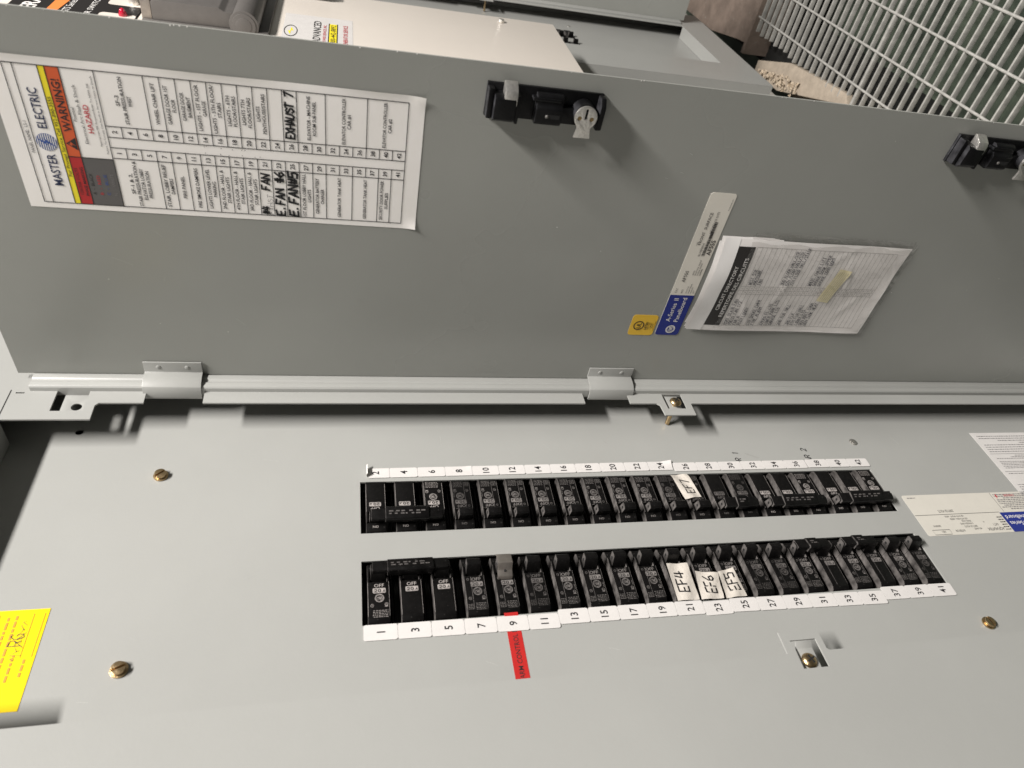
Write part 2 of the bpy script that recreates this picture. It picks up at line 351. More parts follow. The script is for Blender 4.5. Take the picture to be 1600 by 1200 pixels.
lg = thing('floor_ledge', T(1.5, 0.05, -0.95), 'tan board ledge between the far panel and the floor grating', 'ledge')
g = G(); g.slab([[(0.25, 0.034), (0.075, -0.018), (-0.215, -0.045), (-0.235, -0.022), (0.09, 0.066), (0.25, 0.066)]], -0.018, 0); g.build('board', 'board', lg, 0.002)
g = G(); g.slab([[(0.30, 0.066), (0.12, 0.05), (-0.35, -0.02), (-0.9, -0.04), (-0.9, 0.066)]], -0.075, -0.035); g.build('lower_board', 'board', lg, 0.002).data.materials[0] = M['board']
fo = G()
for i in range(85):
    t = rnd.random(); a = 1.50 + 0.20 * t + rnd.gauss(0, 0.012); b = 0.100 - 0.02 * (1 - t) + rnd.gauss(0, 0.008); r = rnd.uniform(0.002, 0.006)
    cz = -0.948 + rnd.uniform(-0.01, 0.012)
    i0 = len(fo.v); fo.dome(a, b, r, cz, r * 0.9, 8, 3)
    for j in range(i0, len(fo.v)):
        x, y, z = fo.v[j]; fo.v[j] = (x + rnd.uniform(-.003, .003), y + rnd.uniform(-.003, .003), z + rnd.uniform(-.003, .003))
fo.solid = False
tag(fo.build('foam_crumbs', 'foam'), 'crumbly tan foam along the ledge below the far panel', 'foam', kind='stuff')

# ------------------------------------------------------------------ the open panelboard
BOT, TOP = -0.66, 0.65
pb = thing('panelboard', DF, 'near grey steel breaker panel with its door swung wide open', 'breaker panel', 'grey steel breaker panels on the wall')
# dead front with two breaker openings
EV = (0.0125, 0.0670); OD = (-0.0142, -0.0697); ZT, ZB = 0.2752, -0.2585
g = G()
g.slab([[(-0.205, -0.62), (0.205, -0.62), (0.205, 0.6), (-0.205, 0.6)],
        [(EV[0], ZB), (EV[1], ZB), (EV[1], ZT), (EV[0], ZT)], [(OD[1], ZB), (OD[0], ZB), (OD[0], ZT), (OD[1], ZT)],
        circ(0.1303, 0.5137, 0.0034, 16)], -0.0016, 0.0)
df = g.build('dead_front', 'paint', pb)
g = G()
g.box(-0.25, -0.2475, BOT + .004, TOP - .004, -0.117, 0.0275); g.box(0.2475, 0.25, BOT + .004, TOP - .004, -0.117, 0.0275)
g.box(-0.2475, 0.2475, TOP - .0065, TOP - .004, -0.117, 0.0275); g.box(-0.2475, 0.2475, BOT + .004, BOT + .0065, -0.117, 0.0275)
g.box(-0.2475, 0.2475, BOT + .0065, TOP - .0065, -0.117, -0.1145)
g.build('enclosure_box', 'paint', pb)
# front trim: tabs, hinge notches and clamp windows are cut into its outline
XL, XR, OT, OB = -0.1335, 0.1365, 0.5625, -0.578
inner = [(XL, OB), (XL, -0.0785), (-0.132, -0.0765), (-0.1163, -0.0760), (-0.1163, -0.0413), (XL, -0.0413), (XL, 0.494), (-0.115, 0.495), (-0.115, OT),
         (0.117, OT), (0.117, 0.4962), (0.1335, 0.4962), (XR, 0.4935), (XR, 0.4590), (0.157, 0.4590), (0.157, 0.4112), (XR, 0.4112), (XR, 0.0535), (0.157, 0.0535), (0.157, 0.0046),
         (XR, 0.0046), (XR, -0.0245), (0.134, -0.0275), (0.1198, -0.0285), (0.1198, -0.0628), (0.135, -0.0628), (XR, -0.0640), (XR, OB)]
winL = [(-0.1460, -0.0715), (-0.1236, -0.0710), (-0.1236, -0.0480), (-0.1460, -0.0490)]
winM = [(0.1290, -0.0560), (0.1500, -0.0560), (0.1500, -0.0340), (0.1290, -0.0345)]
winT = [(0.1268, 0.5035), (0.1508, 0.5035), (0.1508, 0.5287), (0.1268, 0.5287)]
slot = [(0.1475, 0.5530), (0.1490, 0.5530), (0.1490, 0.5595), (0.1475, 0.5595)]
g = G(); g.slab([[(-0.254, BOT), (0.254, BOT), (0.254, TOP), (-0.254, TOP)], inner, winL, winM, winT, slot], 0.0284, 0.030)
g.box(-0.114, 0.1165, OT, OT + 0.0015, 0.0005, 0.0284)             # turned-in lip of the top rail
g.box(-0.130, 0.134, OB - 0.0015, OB, 0.0005, 0.0284)            # turned-up lip of the bottom rail
g.box(-0.254, -0.2524, BOT, TOP, 0.010, 0.0283); g.box(0.2524, 0.254, BOT, TOP, 0.010, 0.0283); g.box(-0.2524, 0.2524, BOT, BOT + .0016, 0.010, 0.0283); g.box(-0.2524, 0.2524, TOP - .0016, TOP, 0.010, 0.0283)
g.build('front_trim', 'paint', pb)
# seam of the corner plate
g = G(); g.rect(0.1165, 0.1515, 0.5634, 0.5641, 0.0302); g.build('corner_seam', 'dark', pb)
# clamp pads pressed back inside the windows
for nm, a0, a1, b0, b1, slope in (('clamp_pad', -0.1460, -0.1285, -0.0680, -0.0535, 1), ('clamp_pad', 0.1292, 0.1500, -0.0525, -0.0380, 0), ('clamp_pad', 0.1270, 0.1508, 0.5036, 0.5235, 2)):
    g = G()
    if slope == 1:
        g.prb([(a0, 0.0240), (a0, 0.0252), (a1, 0.0252), (-0.1237, 0.0288), (-0.1237, 0.0276), (a1, 0.0240)], b0, b1)
    elif slope == 0:
        g.box(a0, a1, b0, b1, 0.0255, 0.0267)
    else:
        g.slab([[(a0, b0), (a1, b0), (a1, b1), (a0, b1)], circ(0.1362, 0.5118, 0.0042, 20)], 0.0240, 0.0252)
    g.build(nm, 'paint', pb, 0.0003)

def slotted(g, r, h, ang):
    """hex washer head with a driver slot"""
    g.cyl(0, 0, r * 1.28, 0, h * 0.28, 28)
    hw = r * 0.16; top = h
    for sgn in (-1, 1):
        P = []
        for i in range(13):
            t = -PI / 2 + PI * i / 12
            P.append((max(r * math.cos(t), 0), r * math.sin(t)))
        P = [(max(x, hw) * sgn, y) for x, y in P]
        g.prc(P, h * 0.28, top)
    ca, sa = math.cos(ang), math.sin(ang)
    return g.map(lambda a, b, c: (a * ca - b * sa, a * sa + b * ca, c))
def panhead(g, r, h):
    g.dome(0, 0, r, 0, h, 28, 6); return g
sg = slotted(G(), 0.0046, 0.0042, 0.55).mesh('screw', 0.0003)
for (a, b, rot, mt) in ((0.0789, 0.4395, 10, 'brass'), (-0.0890, 0.4362, -10, 'brass'), (-0.1110, -0.2715, 70, 'brass')):
    o = obj('screw', sg, mt, df, T(a, b, 0.0002) @ RZ(rot))
sg2 = slotted(G(), 0.0036, 0.0012, 0.3).mesh('screw', 0.0002)
obj('screw', sg2, 'zinc', df, T(0.1057, -0.2602, 0.0002))
def cross(r, c):
    k = G(); k.box(-r * .55, r * .55, -r * .1, r * .1, c - .0012, c); k.box(-r * .1, r * .1, -r * .55, r * .55, c - .0012, c + .00005); return k
pg = panhead(G(), 0.0062, 0.0036).mesh('clamp_screw', smooth=True); xg = cross(0.0062, 0.00385).mesh('screw_recess')
o = obj('clamp_screw', pg, 'brass', pb, T(-0.1385, -0.0600, 0.0253)); obj('screw_recess', xg, 'dark', o, RZ(25))
pg2 = G(); panhead(pg2, 0.0062, 0.0036); pg2.cyl(0, 0, 0.0024, -0.0300, 0.0, 14); pgm = pg2.mesh('clamp_screw', smooth=True)
o = obj('clamp_screw', pgm, 'brass', pb, T(0.1372, -0.0452, 0.0312) @ Matrix.Rotation(math.radians(4), 4, 'Y')); obj('screw_recess', xg, 'dark', o, RZ(50))

# door with rolled hinge edge
dz0, dz1, dw = -0.590, 0.5616, 0.3015
dr = bpy.data.objects.new('door', None)
g = G(); g.box(0.0008, dw, dz0, dz1, -0.0016, 0.0)
prof = [(0.0, 0.0), (0.0013, 0.0007), (0.0013, 0.0056), (0.0003, 0.0068), (0.0003, 0.0092), (0.0011, 0.0104), (0.0008, 0.0148), (-0.0008, 0.0162), (-0.0100, 0.0162), (-0.0100, 0.0150),
        (-0.0014, 0.0150), (-0.0006, 0.0140), (-0.0006, -0.0016), (0.0008, -0.0016)]
dr = obj('door', g.mesh('door'), 'paint_shade', pb, DF.inverted() @ DOOR)
g = G(); g.prb([(p[0], p[1]) for p in prof], dz0 + 0.012, dz1 - 0.012); g.build('rolled_edge', 'paint', dr, 0.00035)
# hinges: leaf riveted to the door, wrapped over the rolled edge and into the box
hp = [(0.0168, 0.0004), (0.0052, 0.0004), (0.0040, 0.0030), (0.0036, 0.0080), (0.0026, 0.0125), (0.0004, 0.0160), (-0.0025, 0.0172), (-0.0085, 0.0176), (-0.0115, 0.0170)]
def offs(pts, t):
    out = []
    for i in range(len(pts)):
        p0 = pts[max(i - 1, 0)]; p1 = pts[min(i + 1, len(pts) - 1)]; dx, dy = p1[0] - p0[0], p1[1] - p0[1]; L = math.hypot(dx, dy)
        out.append((pts[i][0] + dy / L * t, pts[i][1] - dx / L * t))
    return out
ho = offs(hp, -0.0015)
if ho[0][1] < hp[0][1]: ho = offs(hp, 0.0015)
hg = G(); hg.prb(hp + ho[::-1], -0.0240, 0.0240); hm = hg.mesh('hinge', 0.0004)
rv = G().dome(0, 0, 0.0022, 0, 0.0007, 16, 3).mesh('rivet', smooth=True)
for b in (0.4376, 0.0227):
    h = obj('hinge', hm, 'paint', pb, DF.inverted() @ DOOR @ T(0, b, 0.0))
    for db in (0.0118, -0.0118): obj('rivet', rv, 'paint', h, T(0.0112, db, 0.0019))
# latches on the free edge of the door
def latch(zt):
    o = bpy.data.objects.new('latch', None); COL.objects.link(o); o.parent = pb; o.empty_display_size = .02
    o.matrix_local = DF.inverted() @ DOOR @ T(0.2655, zt, 0.0)
    # local: a = towards free edge (0..0.024), b = down the latch (negative), c off the door
    g = G(); g.box(0, 0.0240, -0.0870, 0, 0, 0.0028); g.build('base_plate', 'black2', o, 0.0005)
    g = G(); P = [(0.0, 0.003), (0.0, 0.0110), (0.003, 0.0150), (0.0175, 0.0150), (0.0195, 0.0125), (0.0195, 0.003)]
    g.prb(P, -0.0205, -0.0045); g.prb([(0.001, .003), (.001, .0108), (.0225, .0108), (.0225, .003)], -0.0045, -0.0002); g.box(0.0, 0.0205, -0.0232, -0.0206, 0.003, 0.0140); g.build('bolt_housing', 'black2', o, 0.0012)
    g = G(); g.prb([(0.0130, 0.0050), (0.0275, 0.0050), (0.0272, 0.0075), (0.0235, 0.0135), (0.0205, 0.0148), (0.0130, 0.0148)], -0.0205, -0.0110); g.build('spring_bolt', 'zinc', o, 0.0007)
    g = G(); g.prb([(0.0, 0.0028), (0.0, 0.0095), (0.002, 0.0115), (0.0125, 0.0115), (0.0145, 0.0095), (0.0200, 0.0085), (0.0215, 0.006), (0.0215, 0.0028)], -0.0560, -0.0360); g.build('slide_block', 'black2', o, 0.0010)
    g = G(); g.box(0.0055, 0.0085, -0.0540, -0.0430, 0.0116, 0.0118); sl = g.build('slide_slot', 'dark', o)
    g = G(); g.dome(0.0070, -0.0445, 0.0014, 0.0116, 0.0012, 12, 3); g.build('pin', 'greyplastic', o, smooth=True)
    g = G(); g.box(0.0015, 0.0135, -0.0800, -0.0562, 0.0029, 0.0085); g.box(0.0165, 0.0190, -0.0540, -0.0330, 0.0029, 0.0098); g.build('spring_arm', 'black2', o, 0.0008)
    g = G(); g.cyl(0.0115, -0.0725, 0.0082, 0.0029, 0.0140, 28); g.build('lock_cylinder', 'black2', o, 0.0006)
    P = []
    cx, cy, r = 0.0105, -0.0725, 0.0085
    for i in range(29):
        t = math.radians(-140 + 280 * i / 28); P.append((cx + r * math.cos(t), cy + r * math.sin(t)))
    P = [(-0.0045, cy - 0.0062)] + [(cx - r * 0.95, cy - 0.0050)] + P + [(cx - r * 0.95, cy + 0.0050), (-0.0045, cy + 0.0062)]
    sl_ = [(0.0095, cy - 0.0009), (0.0170, cy - 0.0009), (0.0170, cy + 0.0009), (0.0095, cy + 0.0009)]
    g = G(); g.slab([P, sl_, circ(0.0098, cy + 0.0046, 0.0017, 14), circ(0.0098, cy - 0.0046, 0.0017, 14)], 0.0142, 0.0158); g.build('cam_plate', 'zinc', o, 0.0004)
    g = G(); g.cyl(0.0098, cy + 0.0046, 0.0016, 0.0141, 0.0152, 12); g.cyl(0.0098, cy - 0.0046, 0.0016, 0.0141, 0.0152, 12); g.build('cam_rivets', 'rivet', o)
    g = G(); g.prb([(0.0005, 0.0029), (0.0005, 0.0120), (0.002, 0.0140), (0.0185, 0.0140), (0.0235, 0.0100), (0.0235, 0.0029)], -0.0868, -0.0828); g.build('end_wall', 'black2', o, 0.0008)
    return o
latch(0.1934); latch(-0.2110)
# marks on the panel itself: pen notes by the labels, chips
g = G(); g.hand('CAR 1', 0.0735, -0.1110, 0.0058, 0.00025, 0.0008, xs=0.9); g.build('pen_note', 'marker', df)
g = G(); g.hand('CAR 2', 0.0755, -0.1945, 0.0060, 0.00025, 0.0009, xs=0.9); g.build('pen_note', 'marker', df)
g = G()
for (a, b, r) in ((-0.1222, 0.1645, 0.0014), (-0.1215, -0.2885, 0.0011), (0.118, 0.515, 0.0)):
    if r: g.poly([[(a + r * rnd.uniform(.5, 1.3) * math.cos(t * PI / 4), b + r * rnd.uniform(.5, 1.5) * math.sin(t * PI / 4)) for t in range(8)]], 0.0002)
g.build('paint_chip', 'inkgrey', df)
g = G()
for i in range(26):
    b = rnd.uniform(-0.5, 0.5); a = dw - rnd.uniform(0.0, 0.0006); g.disc(a, b, rnd.uniform(.0002, .0006), 0.00015, 7)
for i in range(14): g.disc(rnd.uniform(0.01, 0.29), rnd.uniform(-0.45, 0.5), rnd.uniform(.0002, .0005), 0.00015, 7)
g.build('paint_fleck', 'whiteprint', dr)

def scratches(par, boxes, n, c, seed):
    r2 = random.Random(seed)
    for i in range(n):
        a0, a1, b0, b1 = r2.choice(boxes); x = r2.uniform(a0, a1); y = r2.uniform(b0, b1); L = r2.uniform(.003, .016); th = r2.gauss(0.9, 0.6); P = []
        for k in range(7): P.append((x + L * k / 6 * math.cos(th + k * .02), y + L * k / 6 * math.sin(th + k * .02)))
        g = G(); g.ribbon(P, r2.uniform(.00008, .00022), c); g.build('scratch', r2.choice(('scuff', 'scuff', 'scuffd')), par)
mat('scuff', 'pale scuff in paint', (0.47, 0.47, 0.45), 0.5); mat('scuffd', 'dark scuff in paint', (0.24, 0.235, 0.22), 0.5)
scratches(df, [(-0.12, 0.11, 0.30, 0.54), (-0.12, -0.085, -0.4, 0.4), (0.085, 0.12, -0.35, 0.4), (-0.012, 0.010, -0.25, 0.27)], 16, 0.0002, 4)
scratches(dr, [(0.02, 0.15, -0.2, 0.5), (0.2, 0.29, -0.25, 0.22)], 12, 0.0002, 5)
# ------------------------------------------------------------------ breakers
PITCH = 0.0254
def zc(k): return (10 - k) * PITCH + 0.0084
NP = [(-0.0548, -0.018), (-0.0548, -0.0024), (-0.0538, 0.0004), (-0.0512, 0.0022), (-0.0200, 0.0022), (-0.0200, -0.0055), (-0.0105, -0.0055), (-0.0098, 0.0004), (-0.0025, -0.0012), (-0.0006, -0.0040), (-0.0006, -0.018)]
HW = 0.0083
g = G(); g.box(-0.01255, 0.01255, -0.0550, -0.0004, -0.036, -0.016); g2 = G(); g2.pra(NP, -HW, HW)
g2.box(-HW, -HW + 0.0016, -0.0199, -0.0099, -0.0054, 0.0022); g2.box(HW - 0.0016, HW, -0.0199, -0.0099, -0.0054, 0.0022)
g2.box(0.0102, 0.0112, -0.0545, -0.001, -0.017, -0.0085)
HB = G(); HB.solid = True; HB.merge(g)
hs = g2; hs.merge(g); HOUSE = hs.mesh('housing', 0.00045)
g = G(); g.pra([(-0.0196, -0.0053), (-0.0110, -0.0053), (-0.0082, 0.0092), (-0.0092, 0.0106), (-0.0135, 0.0114), (-0.0150, 0.0106)], -0.0058, 0.0058)
HAND = g.mesh('handle', 0.0006)
g = G(); g.cyl(0, 0, 0.0013, 0, 0.0003, 10); HS = g.mesh('handle_hole')
def logo(g, a, b, r, c, wd):
    g.ring(a, b, r, wd, c, 26); g.ring(a, b, r * 0.78, wd * 0.6, c, 22)
    for q in range(4):
        t = q * PI / 2 + 0.4; g.ring(a + r * .88 * math.cos(t), b + r * .88 * math.sin(t), r * 0.16, wd * 0.7, c, 8, t, t + 4.2)
    g.text('GE', a, b, r * 0.78, c, bold=0.01, shear=0.25)
    g.ring(a - r * .32, b - r * .1, r * .26, wd * .6, c, 10, .5, 5.5); g.ring(a + r * .3, b + r * .1, r * .24, wd * .6, c, 10, 2, 7)
FC = 0.00232
def rating_print(amp, full, sidecol):
    P = G(); K = G(); dx = 0.0016 if sidecol else 0.0006
    P.text('OFF', dx, -0.0232, 0.0030, FC, fit=0.0076, bold=0.008)
    bw = 0.0050 if len(amp) < 4 else 0.0054
    P.poly([rr(dx - bw, dx + bw, -0.0299, -0.0255, 0.0009, 3)], FC)
    K.text(amp[:-1], dx - 0.0012, -0.0277, 0.0030, FC + 0.00012, fit=0.0053 if len(amp) < 4 else 0.0066, bold=0.015); K.text('A', dx + bw - 0.0014, -0.0280, 0.0021, FC + 0.00012, bold=0.015)
    if full:
        logo(P, dx, -0.0341, 0.0033, FC, 0.00045)
        P.ring(-0.0050, -0.0402, 0.0012, 0.0003, FC, 12, 0.6, 5.7); P.line(-0.0055, -0.0402, -0.0038, -0.0402, 0.0003, FC)
        P.ring(0.0058, -0.0396, 0.0012, 0.0003, FC, 12); P.rect(0.0045, 0.0070, -0.0415, -0.0410, FC); P.text('UL', 0.0058, -0.0396, 0.0009, FC)
        r2 = random.Random(5)
        for j in range(5):
            x = (-0.0050 if not sidecol else -0.0016) + r2.uniform(0, .001)
            while x < 0.0068:
                l = r2.uniform(0.0006, 0.0018); P.rect(x, min(x + l, .007), -0.0448 - j * 0.0013, -0.0444 - j * 0.0013, FC); x += l + 0.0006
        if sidecol:
            for j in range(4):
                x = -0.0072
                while x < -0.0034:
                    l = r2.uniform(0.0005, 0.0014); P.rect(x, min(x + l, -.0032), -0.0455 - j * 0.0013, -0.0451 - j * 0.0013, FC); x += l + 0.0005
            P.text('120/240V', 0.0070, -0.0350, 0.0009, FC, rot=PI / 2)
    if sidecol:
        P.line(-0.0027, -0.0210, -0.0027, -0.0494, 0.00022, FC); P.line(0.0046, -0.0202, 0.0046, -0.0215, 0.0003, FC); P.line(0.0046, -0.0202, 0.0066, -0.0202, 0.0003, FC)
        P.ring(-0.0052, -0.0232, 0.0009, 0.0002, FC, 10)
    P.line(-0.0081, -0.0202, -0.0081, -0.0494, 0.00022, FC); P.line(0.0081, -0.0202, 0.0081, -0.0494, 0.00018, FC)
    i0 = len(P.v); P.text('ON', 0.0005, 0, 0.0020, 0, xs=1.15, bold=0.01)
    P.map(lambda a, b, c: (a, -0.0062 + b, -0.0004 - b * 0.22 + 0.00018), i0)
    return P.mesh('rating_print'), K.mesh('rating_figures')
PR = {}
def get_print(*k):
    if k not in PR: PR[k] = rating_print(*k)
    return PR[k]
SIDE = {0: frame((OD[0], 0, 0), (0, 0, -1), (1, 0, 0)), 1: frame((EV[0], 0, 0), (0, 0, 1), (-1, 0, 0))}
def bmtx(side, k, x0=0.0): 
    m = SIDE[side].copy(); m.translation = Vector((m.translation.x + x0, 0, zc(k))); return m
def breaker(nums, amp, side, fulls, sidecol, bright, label, group, x0=0.0, tie=None):
    k0 = (nums[0] - 1) // 2
    t = thing('circuit_breaker', bmtx(side, k0, x0) @ T(rnd.uniform(-.0002, .0002), rnd.uniform(-.0002, .0002), rnd.uniform(-.0010, .0004)) @ Matrix.Rotation(rnd.uniform(-.010, .010), 4, 'Y') @ Matrix.Rotation(rnd.uniform(-.008, .008), 4, 'X'), label, 'breaker', group)
    sg = 1 if side == 0 else -1
    for i, n in enumerate(nums):
        off = T(sg * i * PITCH, 0, 0)
        hcase = obj('housing', HOUSE, 'black', t, off)
        h = obj('handle', HAND, 'black', t, off)
        hh = obj('handle_hole', HS, 'dark', h, Matrix.Translation((-0.00575 * sg, -0.0125, 0.0062)) @ Matrix.Rotation(-sg * PI / 2, 4, 'Y'))
        p, f = get_print(amp, fulls[i], sidecol)
        tier = 'ink_lo' if not bright else ('ink_mid' if sidecol else 'ink_hi')
        pm = p if tier == 'ink_hi' else lo_copy(p, tier)
        pr = obj('rating_print', pm, tier, t, off); obj('rating_figures', f, 'ink_blk', pr)
    n = len(nums)
    if n > 1:
        g = G(); L = (n - 1) * PITCH
        g.pra([(-0.0172, 0.0052), (-0.0172, 0.0130), (-0.0154, 0.0140), (-0.0062, 0.0120), (-0.0054, 0.0105), (-0.0062, 0.0052)], 0.0072, L - 0.0072)
        g.pra([(-0.0159, 0.0062), (-0.0159, 0.0122), (-0.0066, 0.0108), (-0.0070, 0.0062)], -0.0045, L + 0.0045)
        if sg < 0: g.map(lambda a, b, c: (-a, b, c))
        tb = g.build('handle_tie', 'black', t, 0.0006)
        g = G(); r2 = random.Random(n)
        for row in range(2):
            x = 0.010
            while x < L - 0.012:
                l = r2.uniform(.0015, .004); g.rect(x, x + l, -0.0105 - row * 0.0022, -0.0094 - row * 0.0022, 0.0); x += l + r2.uniform(.0008, .004)
        g.map(lambda a, b, c: (a * sg, b, 0.0140 - (b + 0.0154) * 0.2174 + 0.00015))
        g.build('tie_print', 'ink_lo', tb)
    return t
_lo = {}
def lo_copy(me, tier):
    if (me.name, tier) not in _lo:
        c = me.copy(); c.materials.clear(); _lo[(me.name, tier)] = c
    return _lo[(me.name, tier)]
ONES = ['', 'one', 'two', 'three', 'four', 'five', 'six', 'seven', 'eight', 'nine', 'ten', 'eleven', 'twelve', 'thirteen', 'fourteen', 'fifteen', 'sixteen', 'seventeen', 'eighteen', 'nineteen']
def word(n): return ONES[n] if n < 20 else ['', '', 'twenty', 'thirty', 'forty'][n // 10] + ('-' + ONES[n % 10] if n % 10 else '')
GRP = 'black breakers in the near panel'
def blab(nums, amp, extra=''):
    p = {1: 'single-pole', 2: 'two-pole', 3: 'three-pole'}[len(nums)]
    nn = word(nums[0]) if len(nums) == 1 else (', '.join(map(word, nums[:-1])) + ' and ' + word(nums[-1]))
    return f'black {p} breaker beside number label{"s" if len(nums) > 1 else ""} {nn}{extra}'
dim = {11, 27, 29, 8, 24, 41}
breaker([1, 3, 5], '20A', 0, [1, 0, 0], 0, 1, blab([1, 3, 5], 20, ', handles tied'), GRP)
for n in (7, 9, 11, 13, 15, 17, 19, 21, 23, 25, 27, 29): breaker([n], '20A', 0, [1], 1, n not in dim, blab([n], 20), GRP)
breaker([31, 33], '20A', 0, [1, 0], 1, 1, blab([31, 33], 20, ', handles tied'), GRP)
breaker([35, 37], '20A', 0, [1, 0], 1, 1, blab([35, 37], 20, ', handles tied'), GRP)
for n in (39, 41): breaker([n], '20A', 0, [1], 1, n not in dim, blab([n], 20), GRP)
breaker([2, 4, 6], '20A', 1, [0, 0, 1], 0, 1, blab([2, 4, 6], 20, ', handles tied'), GRP)
for n in (8, 10, 12, 14, 16, 18, 20, 22, 24, 26): breaker([n], '30A' if n == 8 else '20A', 1, [1], 1, n not in dim, blab([n], 20), GRP)
breaker([28, 30], '100A', 1, [0, 1], 0, 0, blab([28, 30], 100, ', handles tied'), GRP)
breaker([32, 34, 36], '100A', 1, [0, 0, 1], 0, 1, blab([32, 34, 36], 100, ', handles tied'), GRP)
breaker([38, 40, 42], '100A', 1, [0, 0, 1], 0, 1, blab([38, 40, 42], 100, ', handles tied'), GRP)
# lock-off clip over handle 9
g = G(); cp = [(-0.0245, 0.0026), (-0.0235, 0.0050), (-0.0190, 0.0075), (-0.0165, 0.0132), (-0.0085, 0.0118), (-0.0060, 0.0080)]
co = offs(cp, 0.0011); co = offs(cp, -0.0011) if co[2][1] < cp[2][1] else co
g.pra(cp + co[::-1], -0.0062, 0.0062)
cl = thing('handle_lock_clip', bmtx(0, 4), 'grey metal lock clip over the handle beside number label 9', 'lock clip')
g.build('clip', 'clip', cl, 0.0004); g = G(); g.cyl(0, -0.0205, 0.0009, 0.0070, 0.0086, 10); g.build('clip_dimple', 'dark', cl)

# ------------------------------------------------------------------ number stickers beside the breakers
LW = 0.0252
def sticker(num, x0, x1, k, dz, dx, rot, c, curl=None):
    zmid = zc(k) + dz; xm = (x0 + x1) / 2 + dx; hw, hh = LW / 2, (x1 - x0) / 2
    side = 'odd' if num % 2 else 'even'
    t = thing('number_sticker', DF @ T(xm, zmid, c) @ RZ(rot), f'white number sticker printed {word(num)} beside the {side} breaker row', 'sticker', 'white number stickers')
    pts = rr(-hh, hh, -hw, hw, 0.0017, 4)
    g = G(); g.poly([pts], 0)
    if curl: 
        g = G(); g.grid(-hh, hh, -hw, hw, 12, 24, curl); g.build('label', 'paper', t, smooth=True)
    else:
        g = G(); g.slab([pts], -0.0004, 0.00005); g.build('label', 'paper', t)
    g = G(); g.text(str(num), 0.0, 0.0, 0.0064, 0.0003, xs=0.90, bold=0.010)
    if curl: g.map(lambda a, b, c: (lambda q: (a, b, q[2] + .0003) if isinstance(q, tuple) else (a, b, q + 0.0003))(curl(a, b)))
    g.build('number', 'ink', t)
    return t
def curl2(a, b):      # the upper end of label 2 is folded over
    if b > 0.0055: 
        d = b - 0.0055; return (a + d * 0.35, 0.0055 + 0.0022 * math.sin(d / 0.0028), 0.0022 * (1 - math.cos(d / 0.0028)))
    return (a, b, 0.0)
def curl24(a, b):
    d = max(0, -b - 0.002) * max(0, a + 0.003); return (a, b, d * 26)
def curl8(a, b): return (a, b, max(0, -b - 0.006) * max(0, a) * 16)
seg_odd = {0: (0.0, -0.0003, -0.5, 0), 6: (0.0, 0.0012, -0.3, .0002), 11: (0.0, -0.0010, 0.6, 0), 12: (0, 0, -1.2, .0002), 18: (-0.0002, 0.0004, -0.6, .0002)}
cur = None
for k in range(21):
    if k in seg_odd: cur = (k, seg_odd[k])
    k0, (dz, dx, rot, c) = cur
    sticker(2 * k + 1, -0.0822, -0.0697, k, dz + 0.0028 - 0.0034, dx - math.radians(rot) * (zc(k) - zc(k0)), rot, 0.0008 + c + (0.00003 if k % 2 else 0))
seg_ev = {0: (0, 0, 0.25, 0), 12: (-0.0012, -0.0006, 0.1, 0), 18: (-0.0018, 0.0, -0.2, .0002)}
for k in range(21):
    if k in seg_ev: cur = (k, seg_ev[k])
    k0, (dz, dx, rot, c) = cur
    sticker(2 * k + 2, 0.0708, 0.0817, k, dz - 0.0006, dx - math.radians(rot) * (zc(k) - zc(k0)), rot, 0.0008 + c + (0.00003 if k % 2 else 0), {0: curl2, 3: curl8, 11: curl24}.get(k))

# masking tape flags with pen notes on four breakers
def tape(quad, txt, h, label, c=0.0026, th=0.0006):
    cx = sum(p[0] for p in quad) / 4; cy = sum(p[1] for p in quad) / 4
    t = thing('tape_flag', DF @ T(cx, cy, c), label, 'tape', 'masking tape flags on breakers')
    q = [(p[0] - cx, p[1] - cy) for p in quad]      # order: inner-up, inner-down, outer-down, outer-up
    ph = rnd.uniform(0, 6)
    def bil(u, v):
        x = (1 - u) * (1 - v) * q[0][0] + u * (1 - v) * q[1][0] + u * v * q[2][0] + (1 - u) * v * q[3][0]
        y = (1 - u) * (1 - v) * q[0][1] + u * (1 - v) * q[1][1] + u * v * q[2][1] + (1 - u) * v * q[3][1]
        return (x, y, 0.0006 * math.sin(u * 7 + v * 4 + ph) + 0.0012 * (v - .5) ** 2 - 0.0020 * max(0, v - 0.85) / .15 * .5 + 0.0006)
    g = G(); g.grid(0, 1, 0, 1, 10, 14, lambda u, v: bil(u, v)); 
    for i in range(len(g.v)):
        x, y, z = g.v[i]; g.v[i] = (x + rnd.uniform(-.00012, .00012), y + rnd.uniform(-.00012, .00012), z)
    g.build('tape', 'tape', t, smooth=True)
    return t, bil
def tape_text(t, bil, txt, u0, v0, du, dv, hgt, wd):
    """letters run along +X, mapped on the wavy tape in its (u,v)"""
    g = G(); g.hand(txt, 0, 0, 1.0, 0, wd, xs=0.9, jit=0.06)
    def fn(a, b, c):
        u = u0 - b * du; v = v0 - a * dv
        x, y, z = bil(min(max(u, 0), 1), min(max(v, 0), 1)); return (x, y, z + 0.00055)
    g.map(fn); g.build('pen_note', 'marker', t)
E4 = [(-0.0341, 0.0162), (-0.0347, -0.0038), (-0.0693, -0.0032), (-0.069, 0.0168)]
t, b = tape(E4, 'EF4', 1, 'cream tape flag with EF4 written on it, on the breaker beside label 21'); tape_text(t, b, 'EF4', 0.62, 0.80, 0.42, 0.26, 1, 0.13)
E6 = [(-0.0432, -0.0079), (-0.0459, -0.029), (-0.0697, -0.0257), (-0.0694, -0.0049)]
t, b = tape(E6, 'EF6', 1, 'cream tape flag with EF6 written on it, on the breaker beside label 23'); tape_text(t, b, 'EF6', 0.72, 0.80, 0.45, 0.30, 1, 0.13)
